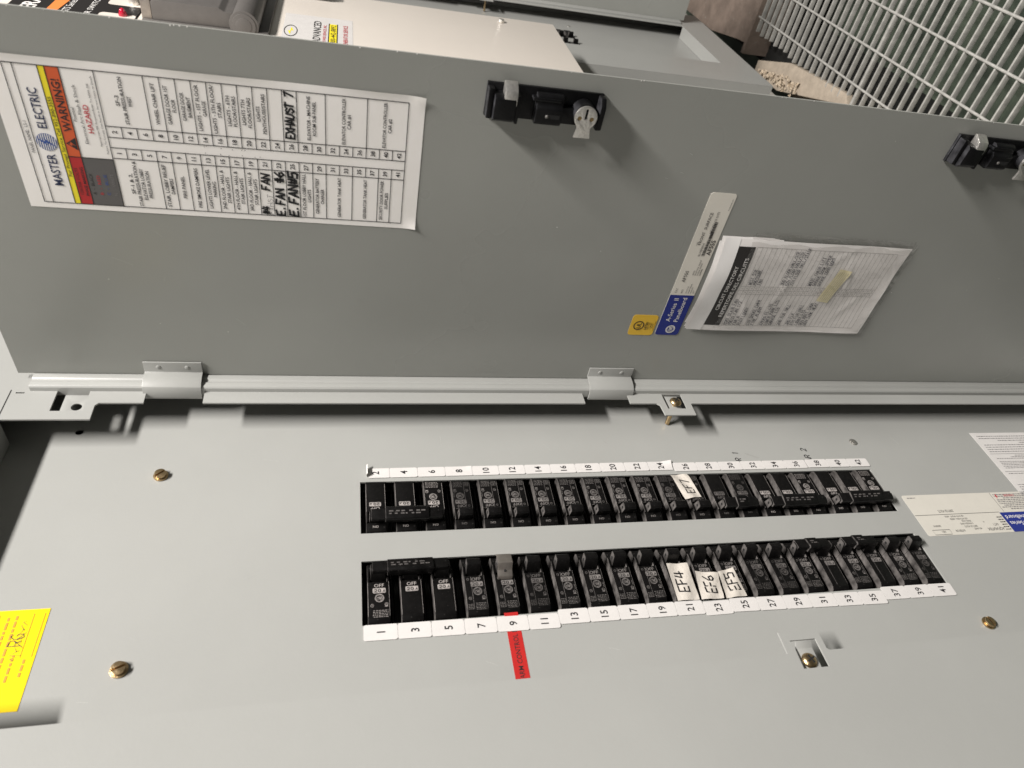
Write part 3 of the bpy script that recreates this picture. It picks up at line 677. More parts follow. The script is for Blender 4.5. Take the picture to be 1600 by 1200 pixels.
E5 = [(-0.0452, -0.0293), (-0.0418, -0.0452), (-0.0689, -0.0481), (-0.0699, -0.0281)]
t, b = tape(E5, 'EF5', 1, 'cream tape flag with EF5 written on it, on the breaker beside label 25'); tape_text(t, b, 'EF5', 0.78, 0.78, 0.50, 0.30, 1, 0.13)
E7 = [(0.0341, -0.0283), (0.0364, -0.0461), (0.0651, -0.0413), (0.064, -0.0229)]
t, b = tape(E7, 'EF7', 1, 'cream tape flag with EF7 written on it, on the breaker beside label 26'); 
tape_text(t, b, 'EF7', 0.80, 0.18, 0.50, -0.27, 1, 0.10)

# red label tape
t = thing('red_label_tape', DF @ T(-0.1206, 0.1599, 0.00022) @ RZ(0.3), 'red label tape printed alarm control below number sticker 9', 'label')
g = G(); g.slab([[(0, -0.0056), (0.0555, -0.0056), (0.0555, 0.0056), (0, 0.0056)]], -.0002, 0); g.build('label', 'red', t)
g = G(); g.text('ARM CONTROL PA', -0.0003, 0.0, 0.0041, 0.00012, 'l', fit=0.0425, bold=0.006); 
g.v = [(max(a, 0.0002), b, c) for a, b, c in g.v]; g.build('lettering', 'ink', t)

# yellow inspection sticker
t = thing('inspection_sticker', DF @ T(-0.1108, 0.4903, 0.0003), 'yellow inspection sticker with pen notes near the panel top', 'sticker')
W_, H_ = 0.0715, 0.092
g = G(); g.slab([[(0, 0), (W_, 0), (W_, H_), (0, H_)]], -.0002, 0); g.build('label', 'yellow', t)
g = G()
r2 = random.Random(3)
for j, (yy, x0, x1) in enumerate(((0.0052, 0.0225, 0.0345), (0.0125, 0.0195, 0.038), (0.0185, 0.0180, 0.067), (0.0235, 0.0180, 0.066), (0.0300, 0.018, 0.045), (0.0360, 0.018, 0.066), (0.0420, 0.018, 0.06), (0.05, 0.018, 0.064), (0.058, .018, .06))):
    x = x0
    while x < x1:
        l = r2.uniform(.002, .006); g.rect(x, min(x + l, x1), yy, yy + 0.0014, 0.0002); x += l + .0010
for yy in (0.0022, 0.0090, 0.0300): g.line(0.036, yy, 0.068, yy, 0.0003, 0.0002)
g.build('printed_text', 'brownink', t)
g = G()
x = 0.034; P = []
for i in range(60):
    f = i / 59; P.append((0.034 + 0.030 * f + 0.0018 * math.sin(i * 1.1), 0.0125 + 0.004 * math.sin(i * 0.83) * (1 - f * .6) + 0.0018 * math.sin(i * 2.1)))
g.ribbon(P[::3], 0.00028, 0.0004); g.hand('RG', 0.044, 0.011, 0.008, 0.0004, 0.00035, jit=.1); g.hand('1 14', 0.040, 0.0310, 0.007, 0.0004, 0.00035); g.build('signature', 'pen', t)

# rating label and instruction sheet near the lower end
def fine(g, a0, a1, b0, b1, n, hgt, seed, c, gap=0.0007, wl=(.0008, .004), ragged=0.3):
    r2 = random.Random(seed)
    for j in range(n):
        y = b1 - (b1 - b0) * (j + .5) / n; x = a0; xe = a1 - r2.random() * ragged * (a1 - a0) * (r2.random() < .4)
        while x < xe:
            l = r2.uniform(*wl); g.rect(x, min(x + l, xe), y - hgt / 2, y + hgt / 2, c); x += l + gap
R90 = frame((0.0310, 0, -0.4600), (0, 0, 1), (-1, 0, 0))
t = thing('rating_label', R90, 'ivory rating label with a blue end below the breakers', 'label')
W_, H_ = 0.1870, 0.0500
R90.translation.y = -0.0003; t.matrix_world = R90
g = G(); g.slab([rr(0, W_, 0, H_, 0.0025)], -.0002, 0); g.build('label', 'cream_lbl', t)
g = G(); g.poly([[(0, 0.026), (0.0815, 0.026), (0.0815, H_), (0.0025, H_), (0, H_ - .0025)]], 0.0002); g.build('blue_field', 'blue', t)
g = G(); g.text('A-Series', 0.0780, 0.0400, 0.0050, 0.0004, 'r'); g.text('Panelboard', 0.0780, 0.0325, 0.0050, 0.0004, 'r'); g.build('white_lettering', 'whiteprint', t)
g = G(); g.rect(0.0815, W_, 0.0252, 0.0256, 0.0003); g.rect(0.0745, 0.0749, 0.0005, 0.0252, 0.0003)
for txt, a, b, h, xs in (('AQF3424TBX', 0.0910, 0.0455, 0.0034, 1.0), ('AXT1', 0.0940, 0.0402, 0.0028, 1), ('1A', 0.1090, 0.0365, 0.0018, 1), ('400 AMPS', 0.1180, 0.0440, 0.0022, 1), ('208Y/120 VOLTS', 0.1210, 0.0410, 0.0022, 1), ('3 PHASE/4 WIRE', 0.1240, 0.0375, 0.0022, 1), ('MAIN LUGS', 0.1245, 0.0345, 0.0022, 1), ('USE WITH BOX : AB55B', 0.1265, 0.0315, 0.0020, 1), ('USE WITH FRONT : AF55S', 0.1290, 0.0282, 0.0020, 1), ('INTERIOR', 0.1400, 0.0455, 0.0026, 1), ('208Y/120 VOLTS', 0.1370, 0.0215, 0.0032, 0.8), ('20000410', 0.1650, 0.0390, 0.0022, 1), ('1421', 0.1640, 0.0460, 0.0026, 1)):
    g.text(txt, a, b, h, 0.0003, 'l', xs=xs * 0.75)
g.ribbon([(0.158, 0.0435), (0.1785, 0.0435), (0.1785, 0.0490), (0.158, 0.0490), (0.158, 0.0435)], 0.0004, 0.0003)
fine(g, 0.083, 0.090, 0.030, 0.048, 6, 0.0011, 4, 0.0003, .0005, (.001, .003)); g.build('printed_text', 'ink', t)
g = G(); fine(g, 0.004, 0.072, 0.002, 0.023, 9, 0.0011, 9, 0.0003); fine(g, 0.172, 0.182, 0.003, 0.0045, 1, 0.001, 2, .0003); g.build('fine_print', 'inkgrey', t)
g = G(); g.text('DANGER', 0.052, 0.0048, 0.0028, 0.00035, xs=.9); g.poly([[(0.068, 0.002), (0.0705, 0.0055), (0.0690, 0.0055), (0.0705, 0.009), (0.0668, 0.0048), (0.0682, 0.0048)]], .00035); g.build('warning_mark', 'redink', t)

R9b = frame((0.1172, -0.0003, -0.62), (0, 0, 1), (-1, 0, 0))
t = thing('instruction_sheet', R9b, 'white sheet of fine print stuck at the lower right of the panel', 'notice')
W_, H_ = 0.1935, 0.0915
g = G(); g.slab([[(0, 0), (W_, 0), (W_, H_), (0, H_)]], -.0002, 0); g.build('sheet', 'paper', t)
g = G(); fine(g, 0.004, W_ - 0.006, 0.060, 0.088, 9, 0.0009, 21, 0.0003); fine(g, 0.004, W_ - 0.008, 0.034, 0.057, 10, 0.0008, 22, 0.0003, ragged=.6); fine(g, 0.004, W_ - 0.006, 0.004, 0.031, 8, 0.0010, 23, 0.0003, ragged=.7)
for yy in (0.0585, 0.0325, 0.089): g.rect(0.004, W_ - .004, yy, yy + .0004, .0003)
g.build('fine_print', 'inkgrey', t)

# ------------------------------------------------------------------ papers on the door
def dthing(name, s, z, label, cat, c=0.0003, rot=0.0): return thing(name, DOOR @ T(s, z, c) @ RZ(rot), label, cat)
# circuit schedule: local origin lower left
t = dthing('circuit_schedule', 0.1660, 0.2351, 'long white circuit schedule sheet taped on the open door', 'schedule')
W_, H_ = 0.1073, 0.2733
g = G(); g.grid(0, W_, 0, H_, 10, 24, lambda a, b: 0.0); 
def sheet_h(a, b):
    d = max(0, 0.014 - math.hypot(W_ - a, b)); e = max(0, 0.012 - math.hypot(a, b)); m = max(0, a - 0.1035) * (1 + math.sin(b * 55))
    return (a, b, d * d * 14 + e * e * 10 + m * 0.10)
g = G(); g.grid(0, W_, 0, H_, 40, 80, sheet_h); g.build('sheet', 'sheet', t, smooth=True)
s0, s1 = 0.0046, 0.1018                                   # printed frame
c1, c2, c3, c4 = 0.0422, 0.0500, 0.0575, 0.0653           # column lines
rowb, rh = 0.0116, 0.00955
rowt = rowb + 21 * rh
hz = [rowt, rowt + 0.0198, rowt + 0.0278, rowt + 0.0317, rowt + 0.0457, rowt + 0.0513]
IN = 0.0003; lw = 0.00055
def band(nm, m, a0, a1, b0, b1): gg = G(); gg.rect(a0, a1, b0, b1, 0.00015); return gg.build(nm, m, t)
band('warning_band', 'orange', 0.0410, s1, hz[1], hz[2]); band('volt_band', 'bandr', s0, 0.0410, hz[1], hz[2]); band('call_band', 'bandy', s0, s1, hz[2], hz[3]); band('phase_panel', 'bandg', s0, 0.0410, hz[0], hz[1])
g = G()
for y in (hz[0], hz[1], hz[2], hz[3], hz[4], hz[5], rowb): g.line(s0, y, s1, y, lw, IN)
for x in (s0, s1): g.line(x, rowb, x, hz[5], lw, IN)
for x in (c1, c2, c3, c4): g.line(x, rowb, x, rowt, lw, IN)
g.line(0.0410, hz[0], 0.0410, hz[2], lw, IN)
LEFT = [(3, ['SF-1 & 2,', 'STAIR PRESSURATION &', 'ELEVATOR LOBBY', 'PRESSURATION']), (1, ['STAIR, LOBBY RELIEF', 'DAMPERS']), (1, ['FIRE PANEL']), (1, ['FIRE SMOKE DAMPERS']), (1, ['LIGHTS LOWER LEVEL', 'PARKING']), (1, ['2ND FLOOR - HALL &', 'STAIR LIGHTS']), (1, ['4TH FLOOR - HALL &', 'STAIR LIGHTS']), (1, ['3RD FLOOR - HALL &', 'STAIR LIGHTS']), (1, []), (1, []), (1, []), (1, ['1ST FLOOR LOBBY HALL', 'LIGHTS']), (1, ['GENERATOR BATTERY', 'CHARGER']), (2, ['GENERATOR TANK HEAT']), (2, ['GENERATOR TANK HEAT']), (1, ['SECURITY DOOR POWER', 'SUPPLIES']), (1, [])]
RIGHT = [(3, ['SF-3', 'STAIR PRESSURATION', 'WEST']), (1, ['WHEEL CHAIR LIFT']), (1, ['GARAGE DOOR 1ST', 'FLOOR']), (1, ['GARAGE DOOR', 'BASEMENT']), (1, ['LIGHTS - 1ST FLOOR', 'GARAGE']), (1, ['LIGHTS - 5TH FLOOR/', 'STAIRS']), (1, ['LIGHTS - 6TH', 'FLOOR/STAIRS']), (1, ['LIGHTS 7TH', 'FLOOR/STAIRS']), (1, ['LIGHTS', 'PENTHOUSE/STAIRS']), (1, []), (1, []), (2, ['ELEVATOR - MACHINE', 'ROOM SUB PANEL']), (3, ['ELEVATOR CONTROLLER', 'CAR #1']), (3, ['ELEVATOR CONTROLLER', 'CAR #2'])]
txt = G()
for rows, x0, x1 in ((LEFT, s0, c1), (RIGHT, c4, s1)):
    r = 0
    for n, lines in rows:
        yt = rowt - r * rh; yb = yt - n * rh; g.line(x0, yb, x1, yb, lw, IN); m = len(lines)
        lh = 0.0037
        for j, L_ in enumerate(lines):
            wdt = min(len(L_) * 0.00176, (x1 - x0) * 0.96)
            txt.text(L_, (x0 + x1) / 2, (yt + yb) / 2 + ((m - 1) / 2 - j) * lh, 0.0025, IN, fit=wdt, bold=0.014)
        r += n
for i in range(21):
    y = rowt - (i + .5) * rh
    for x0, x1, n in ((c1, c2, 2 * i + 1), (c3, c4, 2 * i + 2)):
        g.line(x0, y - rh / 2, x1, y - rh / 2, lw, IN); txt.text(str(n), (x0 + x1) / 2, y, 0.0032, IN, bold=0.018)
g.build('grid_lines', 'ink', t)
hy = hz
txt.text('PANEL NAME:  LS-1', 0.0530, (hy[4] + hy[5]) / 2, 0.0023, IN, xs=.85)
txt.text('120/208 VOLTS', 0.0225, hz[1] + 0.0057, 0.0021, IN, fit=0.0205); txt.text('PHASE MARKING', 0.0225, hz[1] + 0.0022, 0.0021, IN, fit=0.0220, bold=.01)
txt.text('For Prompt Service Call 952-890-3555', 0.0540, (hz[2] + hz[3]) / 2, 0.0022, IN, fit=0.0560, bold=.004)
txt.text('WARNING!', 0.0765, (hz[1] + hz[2]) / 2, 0.0051, IN, bold=0.014, fit=0.0350)
txt.poly([[(0.0460, hz[1] + .0008), (0.0550, hz[1] + .0008), (0.0505, hz[2] - .0007)]], IN)
txt.text('Potential', 0.0715, hz[1] - 0.0022, 0.0021, IN, xs=.95); txt.text('Electrical Arc Flash & Shock', 0.0715, hz[1] - 0.0060, 0.0021, IN, fit=0.0400)
txt.text('Appropriate PPE Required-Refer To NFPA 70E', 0.0715, hz[1] - 0.0145, 0.0013, IN, fit=0.0430); txt.text('Failure To Comply Can Result in Serious Injury or Death', 0.0715, hz[1] - 0.0175, 0.0013, IN, fit=0.0530)
txt.text('A  -  BLACK', 0.0210, hz[1] - 0.0027, 0.0022, IN, fit=.0165)
txt.build('printed_text', 'ink', t)
g = G(); g.poly([[(0.0505, hz[2] - .0022), (0.0488, hz[1] + .0036), (0.0503, hz[1] + .0038), (0.0492, hz[1] + .0014), (0.0521, hz[1] + .0046), (0.0506, hz[1] + .0044)]], 0.00045); g.build('flash_symbol', 'orange', t)
yl = (hz[3] + hz[4]) / 2
g = G(); g.text('MASTER', 0.0300, yl, 0.0058, IN, fit=0.0235, bold=0.012); g.text('ELECTRIC', 0.0735, yl, 0.0058, IN, fit=0.0270, bold=0.012); g.build('company_lettering', 'navy', t)
g = G(); g.disc(0.0503, yl, 0.0062, 0.0002, 24); em = g.build('emblem', 'blueink', t)
g = G()
for j in range(9):
    y = -0.0052 + j * 0.0013; x = math.sqrt(max(0, .0060 ** 2 - y * y)); g.line(0.0503 - x, yl + y, 0.0503 + x, yl + y, 0.00055, 0.0003)
g.build('emblem_stripes', 'whiteprint', em)
g = G(); g.poly([[(0.0535, yl + 0.0065), (0.0480, yl + 0.0000), (0.0500, yl + 0.0002), (0.0468, yl - 0.0062), (0.0530, yl + 0.0012), (0.0508, yl + .0010)]], 0.0004); g.build('lightning_bolt', 'blueink', t)
g = G(); g.text('HAZARD', 0.0690, hz[1] - 0.0102, 0.0034, IN, fit=0.0195, bold=0.012); g.text('B  -  RED', 0.0205, hz[1] - 0.0073, 0.0022, IN, fit=.0150); g.build('red_lettering', 'redink', t)
g = G(); g.text('C  -  BLUE', 0.0210, hz[1] - 0.0119, 0.0022, IN, fit=.0160); g.build('blue_lettering', 'blueink', t)
g = G(); g.text('N  -  WHITE', 0.0215, hz[1] - 0.0165, 0.0022, IN, fit=.0170); g.build('white_lettering', 'inkgrey', t)
g = G()
def rowy(n): return rowt - ((n - 1) // 2 + 1) * rh
for tx, x, n, dy, h, wd, xs in (('E.FAN #6', s0 + .001, 23, .0018, .0062, .0014, .86), ('E.FAN#5', s0 + .001, 25, .0018, .0064, .0016, .98), ('#4', s0 + .001, 21, .0038, .0046, .0012, .9), ('FAN', s0 + .0215, 21, .0022, .0056, .0013, .95), ('EXHAUST 7', c4 + .0022, 26, .0022, .0055, .0013, .80)):
    g = G(); g.hand(tx, x, rowy(n) + dy, h, 0.0004, wd, xs=xs); g.build('marker_note', 'marker', t)
g = G(); g.hand('EXHST', s0 + 0.001, rowy(21) + 0.0005, 0.0040, 0.0004, 0.0003, xs=1.0, jit=.12); 
for i in range(14): g.line(c2 + rnd.uniform(.001, .0065), rowt - rnd.uniform(6, 12) * rh, c2 + rnd.uniform(.001, .0065), rowt - rnd.uniform(6, 12) * rh, 0, IN) if 0 else g.disc(c2 + rnd.choice((.0012, .0062)) + rnd.uniform(-.0006, .0006), rowt - rnd.uniform(6, 11) * rh, 0.00035, IN, 6)
g.build('pencil_marks', 'inkgrey', t)

# nameplate label: runs along the door, blue end towards the hinge
t = dthing('nameplate_label', 0.0625, -0.0340, 'narrow cream nameplate label with blue end above the directory sleeve', 'label')
W_, H_ = 0.1562, 0.0248
g = G(); g.slab([rr(0, W_, 0, H_, 0.003)], -.0002, 0); g.build('label', 'nameplate', t)
bl = rr(0, 0.06, 0, H_, 0.003); bl = [p if p[0] < 0.03 else (0.0490, p[1]) for p in bl]
g = G(); g.poly([[(0.049, 0.0)] + [(0.049, H_)] + [p for p in rr(0, .06, 0, H_, .003) if p[0] < 0.03]], 0.0002); g.build('blue_field', 'blue', t)
g = G(); logo(g, 0.0075, H_ / 2 - .002, 0.0045, 0.0004, 0.0008); g.text('A-Series', 0.0170, H_ * .68, 0.0048, 0.0004, 'l'); g.text('II', 0.0440, H_ * .68, 0.0048, 0.0004, 'c'); g.text('Panelboard', 0.0170, H_ * .34, 0.0048, 0.0004, 'l', fit=0.0290); g.build('white_lettering', 'whiteprint', t)
g = G()
for tx, a, b, h, kw in (('CAT.', 0.0515, 0.0205, 0.0020, {}), ('NO.', 0.0515, 0.0145, 0.0020, {}), ('AF55S', 0.0640, 0.0175, 0.0036, {}), ('ITEM/TYPE', 0.0515, 0.0098, 0.0013, {}), ('SHOP ORDER', 0.0515, 0.0074, 0.0013, {}), ('ITEM NO', 0.0515, 0.0050, 0.0013, {}), ('QTY', 0.0515, 0.0026, 0.0013, {}),
    ('AF55S', 0.0720, 0.0105, 0.0015, {}), ('100-STOCK FRONT', 0.0720, 0.0082, 0.0015, {}), ('STOCK FRONT', 0.0720, 0.0058, 0.0015, {}), ('C999999', 0.0720, 0.0035, 0.0015, {}), ('TYPE', 0.1040, 0.0188, 0.0012, {}), ('FRONT  SURFACE', 0.1050, 0.0168, 0.0030, {}), ('01/10/2014', 0.0930, 0.0125, 0.0022, {}), ('1001/001/10 0172', 0.1170, 0.0105, 0.0022, {}), ('AF55S', 0.0945, 0.0042, 0.0044, {'bold': .012})):
    g.text(tx, a, b, h, 0.0003, 'l', **kw)
r2 = random.Random(8); x = 0.0935
while x < 0.128:
    l = r2.choice((.0003, .0006, .0009)); g.rect(x, x + l, 0.0072, 0.0102, 0.0003); x += l + r2.choice((.0003, .0006))
g.text('P01000000001413', 0.1400, 0.0022, 0.0011, 0.0003, 'l'); g.build('printed_text', 'ink', t)
# listing sticker
t = dthing('listing_sticker', 0.0612, -0.0066, 'small amber listing sticker beside the blue nameplate end', 'sticker')
g = G(); g.slab([rr(0, 0.0250, 0, 0.0262, 0.003)], -.0002, 0); g.build('label', 'amber', t)
g = G(); g.ring(0.0120, 0.0175, 0.0050, 0.0010, 0.0003, 28); g.text('UL', 0.0120, 0.0175, 0.0042, 0.0003, bold=.015); g.text('LISTED', 0.0120, 0.0098, 0.0024, 0.0003, bold=.02); g.text('ELECTRIC', 0.0120, 0.0072, 0.0015, 0.0003); g.text('CABINET', 0.0120, 0.0050, 0.0015, 0.0003); g.text('FRONT', 0.0120, 0.0030, 0.0013, 0.0003)
g.text('ISSUE NO. E-308288', 0.0120, 0.0012, 0.0010, 0.0003); g.build('printed_text', 'ink', t)

# clear sleeve with the folded circuit directory
t = dthing('directory_sleeve', 0.0700, -0.2410, 'clear plastic sleeve holding the folded circuit directory on the door', 'document sleeve')
W_, H_ = 0.1110, 0.2035
CREASE = [(0.030, 0.150, 0.5, .0009), (0.055, 0.120, -0.3, .0007), (0.025, 0.09, 0.9, .0010), (0.07, 0.055, 0.3, .0009), (0.04, 0.035, -0.6, .0008), (0.085, 0.13, 1.2, .0006), (0.09, 0.08, -0.9, .0007), (0.018, 0.125, 1.3, .0007)]
def bulge(a, b):
    u = min(max(a / W_, 0), 1); v = b / H_
    h = 0.0022 + 0.0075 * math.sin(PI * min(max(u, 0), 1)) ** 0.7 * max(0, v - .15) ** 1.3
    h += 0.0005 * math.sin(a * 60 + b * 23 + 2 * math.sin(b * 31)) + 0.00035 * math.sin(b * 47 - a * 83 + 1.5 * math.sin(a * 57))
    for (x0, y0, th, amp) in CREASE:
        d = (a - x0) * math.sin(th) - (b - y0) * math.cos(th); l = (a - x0) * math.cos(th) + (b - y0) * math.sin(th)
        h += amp * math.exp(-(d / 0.0022) ** 2) * math.exp(-(l / 0.020) ** 2)
    return h
def onto(g, dz, i0=0): return g.map(lambda a, b, c: (a, b, bulge(a, b) + dz), i0)
g = G(); g.grid(0.003, W_ - 0.003, 0.004, H_ - 0.001, 34, 60, lambda a, b: bulge(a, b)); g.build('directory_card', 'card', t, smooth=True)
for j in range(4):
    g = G(); g.grid(0.002, W_ - 0.0025, H_ - 0.06 + j * .004, H_ - 0.0005 + j * 0.0011 - .0012, 24, 12, lambda a, b, j=j: bulge(a, min(b, H_)) - 0.0010 - j * 0.0011); g.build('folded_paper', 'cardw', t, smooth=True)
g = G(); g.grid(0.003, W_ - 0.003, H_ - 0.0165, H_ - 0.0011, 24, 6, lambda a, b: bulge(a, b) + 0.00025); g.build('card_margin', 'cardw', t, smooth=True)
hb0, hb1 = H_ - 0.0335, H_ - 0.0165
g = G(); g.grid(0.0105, 0.1010, hb0, hb1, 30, 6, lambda a, b: bulge(a, b) + 0.0003); g.build('heading_band', 'decal', t, smooth=True)
g = G(); g.text('CIRCUIT DIRECTORY', 0.0560, hb1 - 0.0052, 0.0040, 0, fit=0.0510, bold=.006); g.text('REPERTOIRE DES CIRCUITS', 0.0560, hb1 - 0.0125, 0.0040, 0, fit=0.0680, bold=.006); onto(g, 0.0005); g.build('heading_lettering', 'whiteprint', t)
g = G()
nr = 30; y1 = hb0 - 0.002; y0 = 0.016
for i in range(nr + 1):
    y = y1 - (y1 - y0) * i / nr; g.line(0.0105, y, 0.1010, y, 0.00028, 0, 20)
for x in (0.0105, 0.0500, 0.0545, 0.0590, 0.1010): g.line(x, y1, x, y0, 0.0003, 0, 30)
for i in range(nr):
    y = y1 - (y1 - y0) * (i + .5) / nr
    for x, n in ((0.0522, 2 * i + 1), (0.0568, 2 * i + 2)): g.text(str(n), x, y, 0.0020, 0, xs=.9)
onto(g, 0.0003); g.build('ruled_lines', 'ruled', t)
g = G()
notes = {0: ('BSMT STAIR FAN', ''), 1: ('PRESS FAN 1/2', 'WEST STR'), 2: ('FAN A', 'PRESSURE'), 3: ('ELEV LOBBY', 'FAN'), 5: ('STR SMOKE DMPR', ''), 6: ('FIRE ALARM', ''), 8: ('EMERG FL LTS', '3RD FLOOR HALL/STR'), 9: ('LOWER PARK LTS', '5TH FLOOR HALL/STR'), 10: ('GARAGE LTG', '7TH FLOOR HALL/STAIR'), 12: ('2ND FLR HALL', ''), 14: ('3RD FLR', 'WHEEL CHAIR LIFT'), 15: ('4TH FLR HALL', 'GARAGE DOOR UPPER'), 16: ('LOBBY LTS', 'GARAGE DOOR BSMT'), 17: ('GEN BATT CHGR', ''), 18: ('GEN TANK HEAT', '')}
for i, (l, r) in notes.items():
    y = y1 - (y1 - y0) * (i + .9) / nr
    g.hand(l, 0.0120, y, 0.0034, 0, 0.00042, xs=.78, jit=.1); g.hand(r, 0.0615, y, 0.0034, 0, 0.00042, xs=.72, jit=.1)
onto(g, 0.0006); g.build('pen_entries', 'pen', t)
g = G(); g.grid(0, 0.0400, 0, 0.0140, 10, 6, lambda a, b: (0.0420 + a * 0.96 + b * .15, 0.0630 + b - a * 0.16, 0))
onto(g, 0.0009); g.build('sticky_note', 'notepaper', t) if 0 else None
mat('notepaper', 'pale yellow note', (0.78, 0.71, 0.45), 0.6, var=0.05, vscale=60); nt_ = g.build('sticky_note', 'notepaper', t, smooth=True)
g = G()
for j in range(5): g.ribbon([(0.0440 + a * 0.0345 + j * .0004, 0.0650 + j * 0.0023 - a * 0.0055) for a in (0, .25, .5, .75, 1)], 0.0003, 0)
onto(g, 0.0012); g.build('note_lines', 'ruled', nt_)
g = G(); g.grid(0.0, W_, 0.0, H_ - 0.028, 40, 60, lambda a, b: (a, b, (bulge(a, b) + 0.0016 + 0.0005 * math.sin(a * 310 + b * 150)) * min(1, min(a, W_ - a, b) / 0.014 + .25))); 
g.build('sleeve_film', 'film', t, smooth=True)
g = G(); g.grid(W_ - 0.0005, W_ + 0.0035, 0.002, H_ - 0.03, 2, 30, lambda a, b: (a, b, 0.0006 + 0.0004 * math.sin(b * 80))); g.grid(0.0, W_, -0.0035, 0.0005, 30, 2, lambda a, b: (a, b, 0.0006)); g.build('sleeve_rim', 'film', t, smooth=True)

# ------------------------------------------------------------------ far panel: the same board further along the wall
PX = 1.414
p2 = copy_tree(pb, None, skip=('pen_note', 'paint_chip', 'scratch'), mtx=Matrix.Translation((PX, 0, 0)) @ DF)
tag(p2, 'far grey steel breaker panel beyond the cream cabinet, door also open', 'breaker panel', 'grey steel breaker panels on the wall')
for side, ks in ((0, range(14, 21)), (1, range(13, 21))):
    for k in ks:
        b = thing('circuit_breaker', bmtx(side, k, PX), f'black breaker in the far panel, {word(21 - k)} from the lower end of its {["near", "far"][side]} row', 'breaker', 'black breakers in the far panel')
        obj('housing', HOUSE, 'black', b); obj('handle', HAND, 'black', b)

# ------------------------------------------------------------------ cream transfer switch cabinet between the panels
CF = frame((0, -0.100, 0), (1, 0, 0), (0, 0, 1))
cb = thing('transfer_switch_cabinet', CF, 'cream steel switch cabinet with black decal behind the open door', 'cabinet')
cx0, cx1, cz0, cz1 = 0.52, 1.150, -0.1175, 1.02
g = G(); g.box(cx0 + .012, cx1 - .012, cz0 + .012, cz1 - .012, -0.217, -0.022); g.build('enclosure', 'creambox', cb, 0.002)
g = G(); g.box(cx0, cx1, cz0, cz1, -0.022, 0.0); g.build('cover', 'creambox', cb, 0.0025)
g = G(); g.slab([[(0.60, 0.60), (0.985, 0.60), (0.985, 0.5870), (1.10, 0.5870), (1.10, 0.7690), (0.60, 0.7690)],
     rr(0.9390, 1.080, 0.5900, 0.6510, 0.008), rr(0.66, 0.9020, 0.6010, 0.6520, 0.008)], 0.0002, 0.0006); g.build('decal', 'decal', cb)
g = G(); g.text('GENERAC', 0.8800, 0.7440, 0.0200, 0.0009, fit=0.150, bold=.02); g.text('GTS Series', 0.9080, 0.6950, 0.0100, 0.0009); g.text('TRANSFER SWITCH', 0.8900, 0.6660, 0.0085, 0.0009, fit=.15); g.build('white_lettering', 'whiteprint', cb)
g = G(); g.poly([[(0.60, 0.7060), (0.8600, 0.7065), (0.9600, 0.6980), (1.0600, 0.7060), (1.0600, 0.7240), (0.9700, 0.7170), (0.8600, 0.7190), (0.60, 0.7190)]], 0.0009); g.build('orange_swoosh', 'orangedecal', cb)
g = G(); g.cyl(0.8960, 0.6190, 0.0062, 0.0, 0.003, 20); g.dome(0.8960, 0.6190, 0.0052, 0.003, 0.008, 20, 6); g.build('red_indicator', 'redlens', cb, smooth=True)
g = G(); g.cyl(0.9560, 0.6150, 0.008, 0.0, 0.010, 20); g.build('key_switch', 'zinc', cb, 0.001)
g = G(); g.cyl(1.1156, -0.0039, 0.0062, 0, 0.006, 6); g.build('cover_screw', 'zinc', cb, 0.0012)
g = G(); g.box(1.098, 1.112, 0.318, 0.40, 0.004, 0.022); g.build('door_pull', 'greyplastic', cb, 0.003)
# controller with hinged lid
ct = bpy.data.objects.new('controller', None); COL.objects.link(ct); ct.parent = cb
g = G(); g.box(0.872, 1.16, 0.408, 0.588, 0, 0.006); g.build('controller_base', 'greyplastic', ct, 0.002)
g = G(); g.pra([(0.458, 0.006), (0.5735, 0.006), (0.5735, 0.031), (0.569, 0.034), (0.478, 0.034), (0.470, 0.029), (0.458, 0.029)], 0.876, 1.155); g.build('lid', 'greyplastic', ct, 0.0015)
g = G(); P = [(0.4430 + 0.0215 * math.cos(2 * PI * i / 32), 0.0135 + 0.0215 * math.sin(2 * PI * i / 32)) for i in range(32)]; g.pra(P, 0.873, 1.158); g.build('hinge_barrel', 'greyplastic', ct, 0.001)
g = G()
for r in (0.0175, 0.0115): g.pra([(0.4430 + r * math.cos(2 * PI * i / 28), 0.0135 + r * math.sin(2 * PI * i / 28)) for i in range(28)], 0.8715 - (0.0175 - r) * .1, 0.874)
g.build('barrel_cap', 'greyplastic', ct, 0.0006)
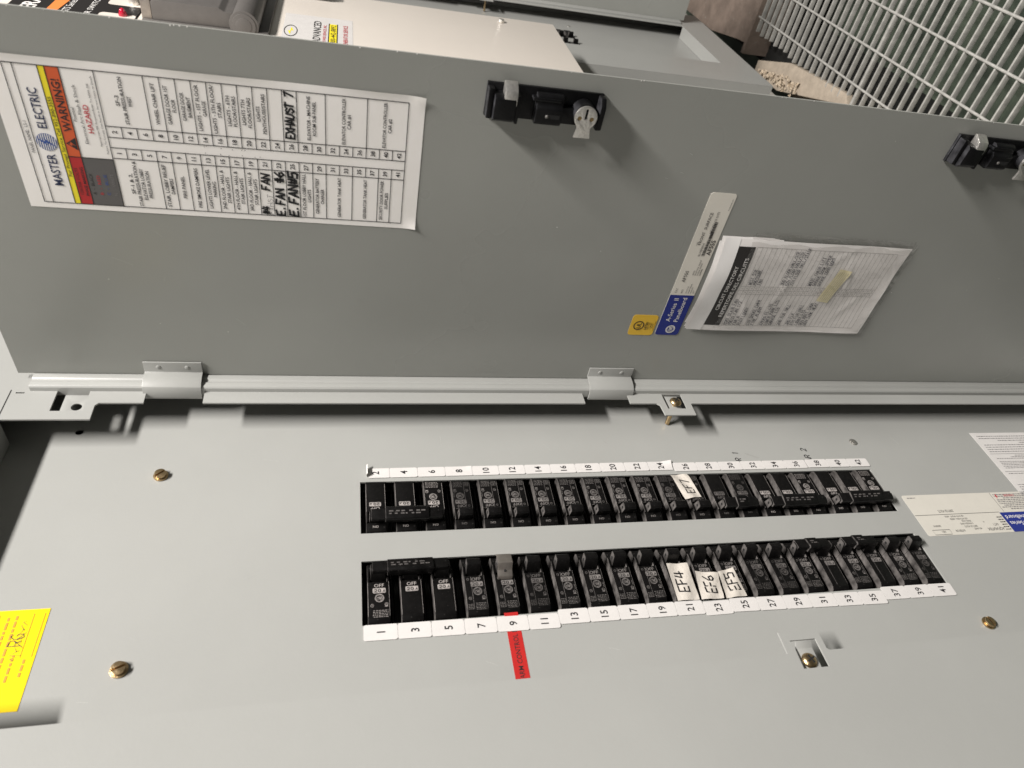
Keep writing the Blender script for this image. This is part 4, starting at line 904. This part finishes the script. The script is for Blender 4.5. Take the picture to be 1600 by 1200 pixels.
g = G(); g.pra([(0.5740, 0.0), (0.5880, 0.0), (0.5880, 0.030), (0.5740, 0.034)], 0.8775, 1.15); g.build('clear_cover_edge', 'clip', ct, 0.001)
g = G(); g.rect(0.915, 1.12, 0.488, 0.560, 0.0343); g.build('keypad', 'display', ct)
g = G(); g.rect(0.925, 1.10, 0.520, 0.556, 0.0346); g.build('screen', 'nameplate', ct)
g = G(); 
for i in range(3): g.text('12345678', 0.96, 0.526 + i * .01, 0.006, 0.0349)
for i in range(6): g.text('F' + str(i + 1), 0.930 + i * .03, 0.500, 0.004, 0.0349)
g.build('keypad_print', 'inkgrey', ct)
# service sticker on the cabinet
t = thing('service_sticker', CF @ T(0.790, 0.2790, 0.0003), 'white service company sticker on the cream cabinet', 'sticker')
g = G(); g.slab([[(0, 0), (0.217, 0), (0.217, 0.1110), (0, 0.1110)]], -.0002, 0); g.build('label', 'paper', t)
g = G(); g.text('ADVANCED', 0.140, 0.058, 0.0125, 0.0004, fit=0.105, bold=.006); g.ring(0.1300, 0.0985, 0.0100, 0.0012, 0.0003, 26); g.map(lambda a, b, c: (0.1300 + (a - .13) * (2.6 if b > .085 else 1), b, c)); g.build('black_lettering', 'ink', t)
g = G(); g.poly([[(0.112, 0.0990), (0.130, 0.1030), (0.128, 0.0992), (0.148, 0.0980), (0.130, 0.0940), (0.132, 0.0978)]], 0.0002); g.rect(0.085, 0.185, 0.0260, 0.0380, 0.0002); g.build('yellow_emblem', 'bandy', t)
g = G(); g.rect(0.083, 0.187, 0.0245, 0.0262, .0003); g.rect(0.083, 0.187, 0.0378, 0.0395, .0003); g.text('800-442-8892', 0.135, 0.0320, 0.0085, 0.0004, fit=.09, bold=.01); g.build('phone_lettering', 'ink', t)
g = G(); g.text('POWER SERVICES, INC.', 0.135, 0.0455, 0.0050, 0.0004, fit=.085); g.build('company_line', 'redink', t)
g = G(); g.text('GENERATOR SERVICE', 0.135, 0.0120, 0.0075, 0.0004, fit=.10); g.build('service_line', 'redink', t)

bpy.data.objects.remove(_to, do_unlink=True)
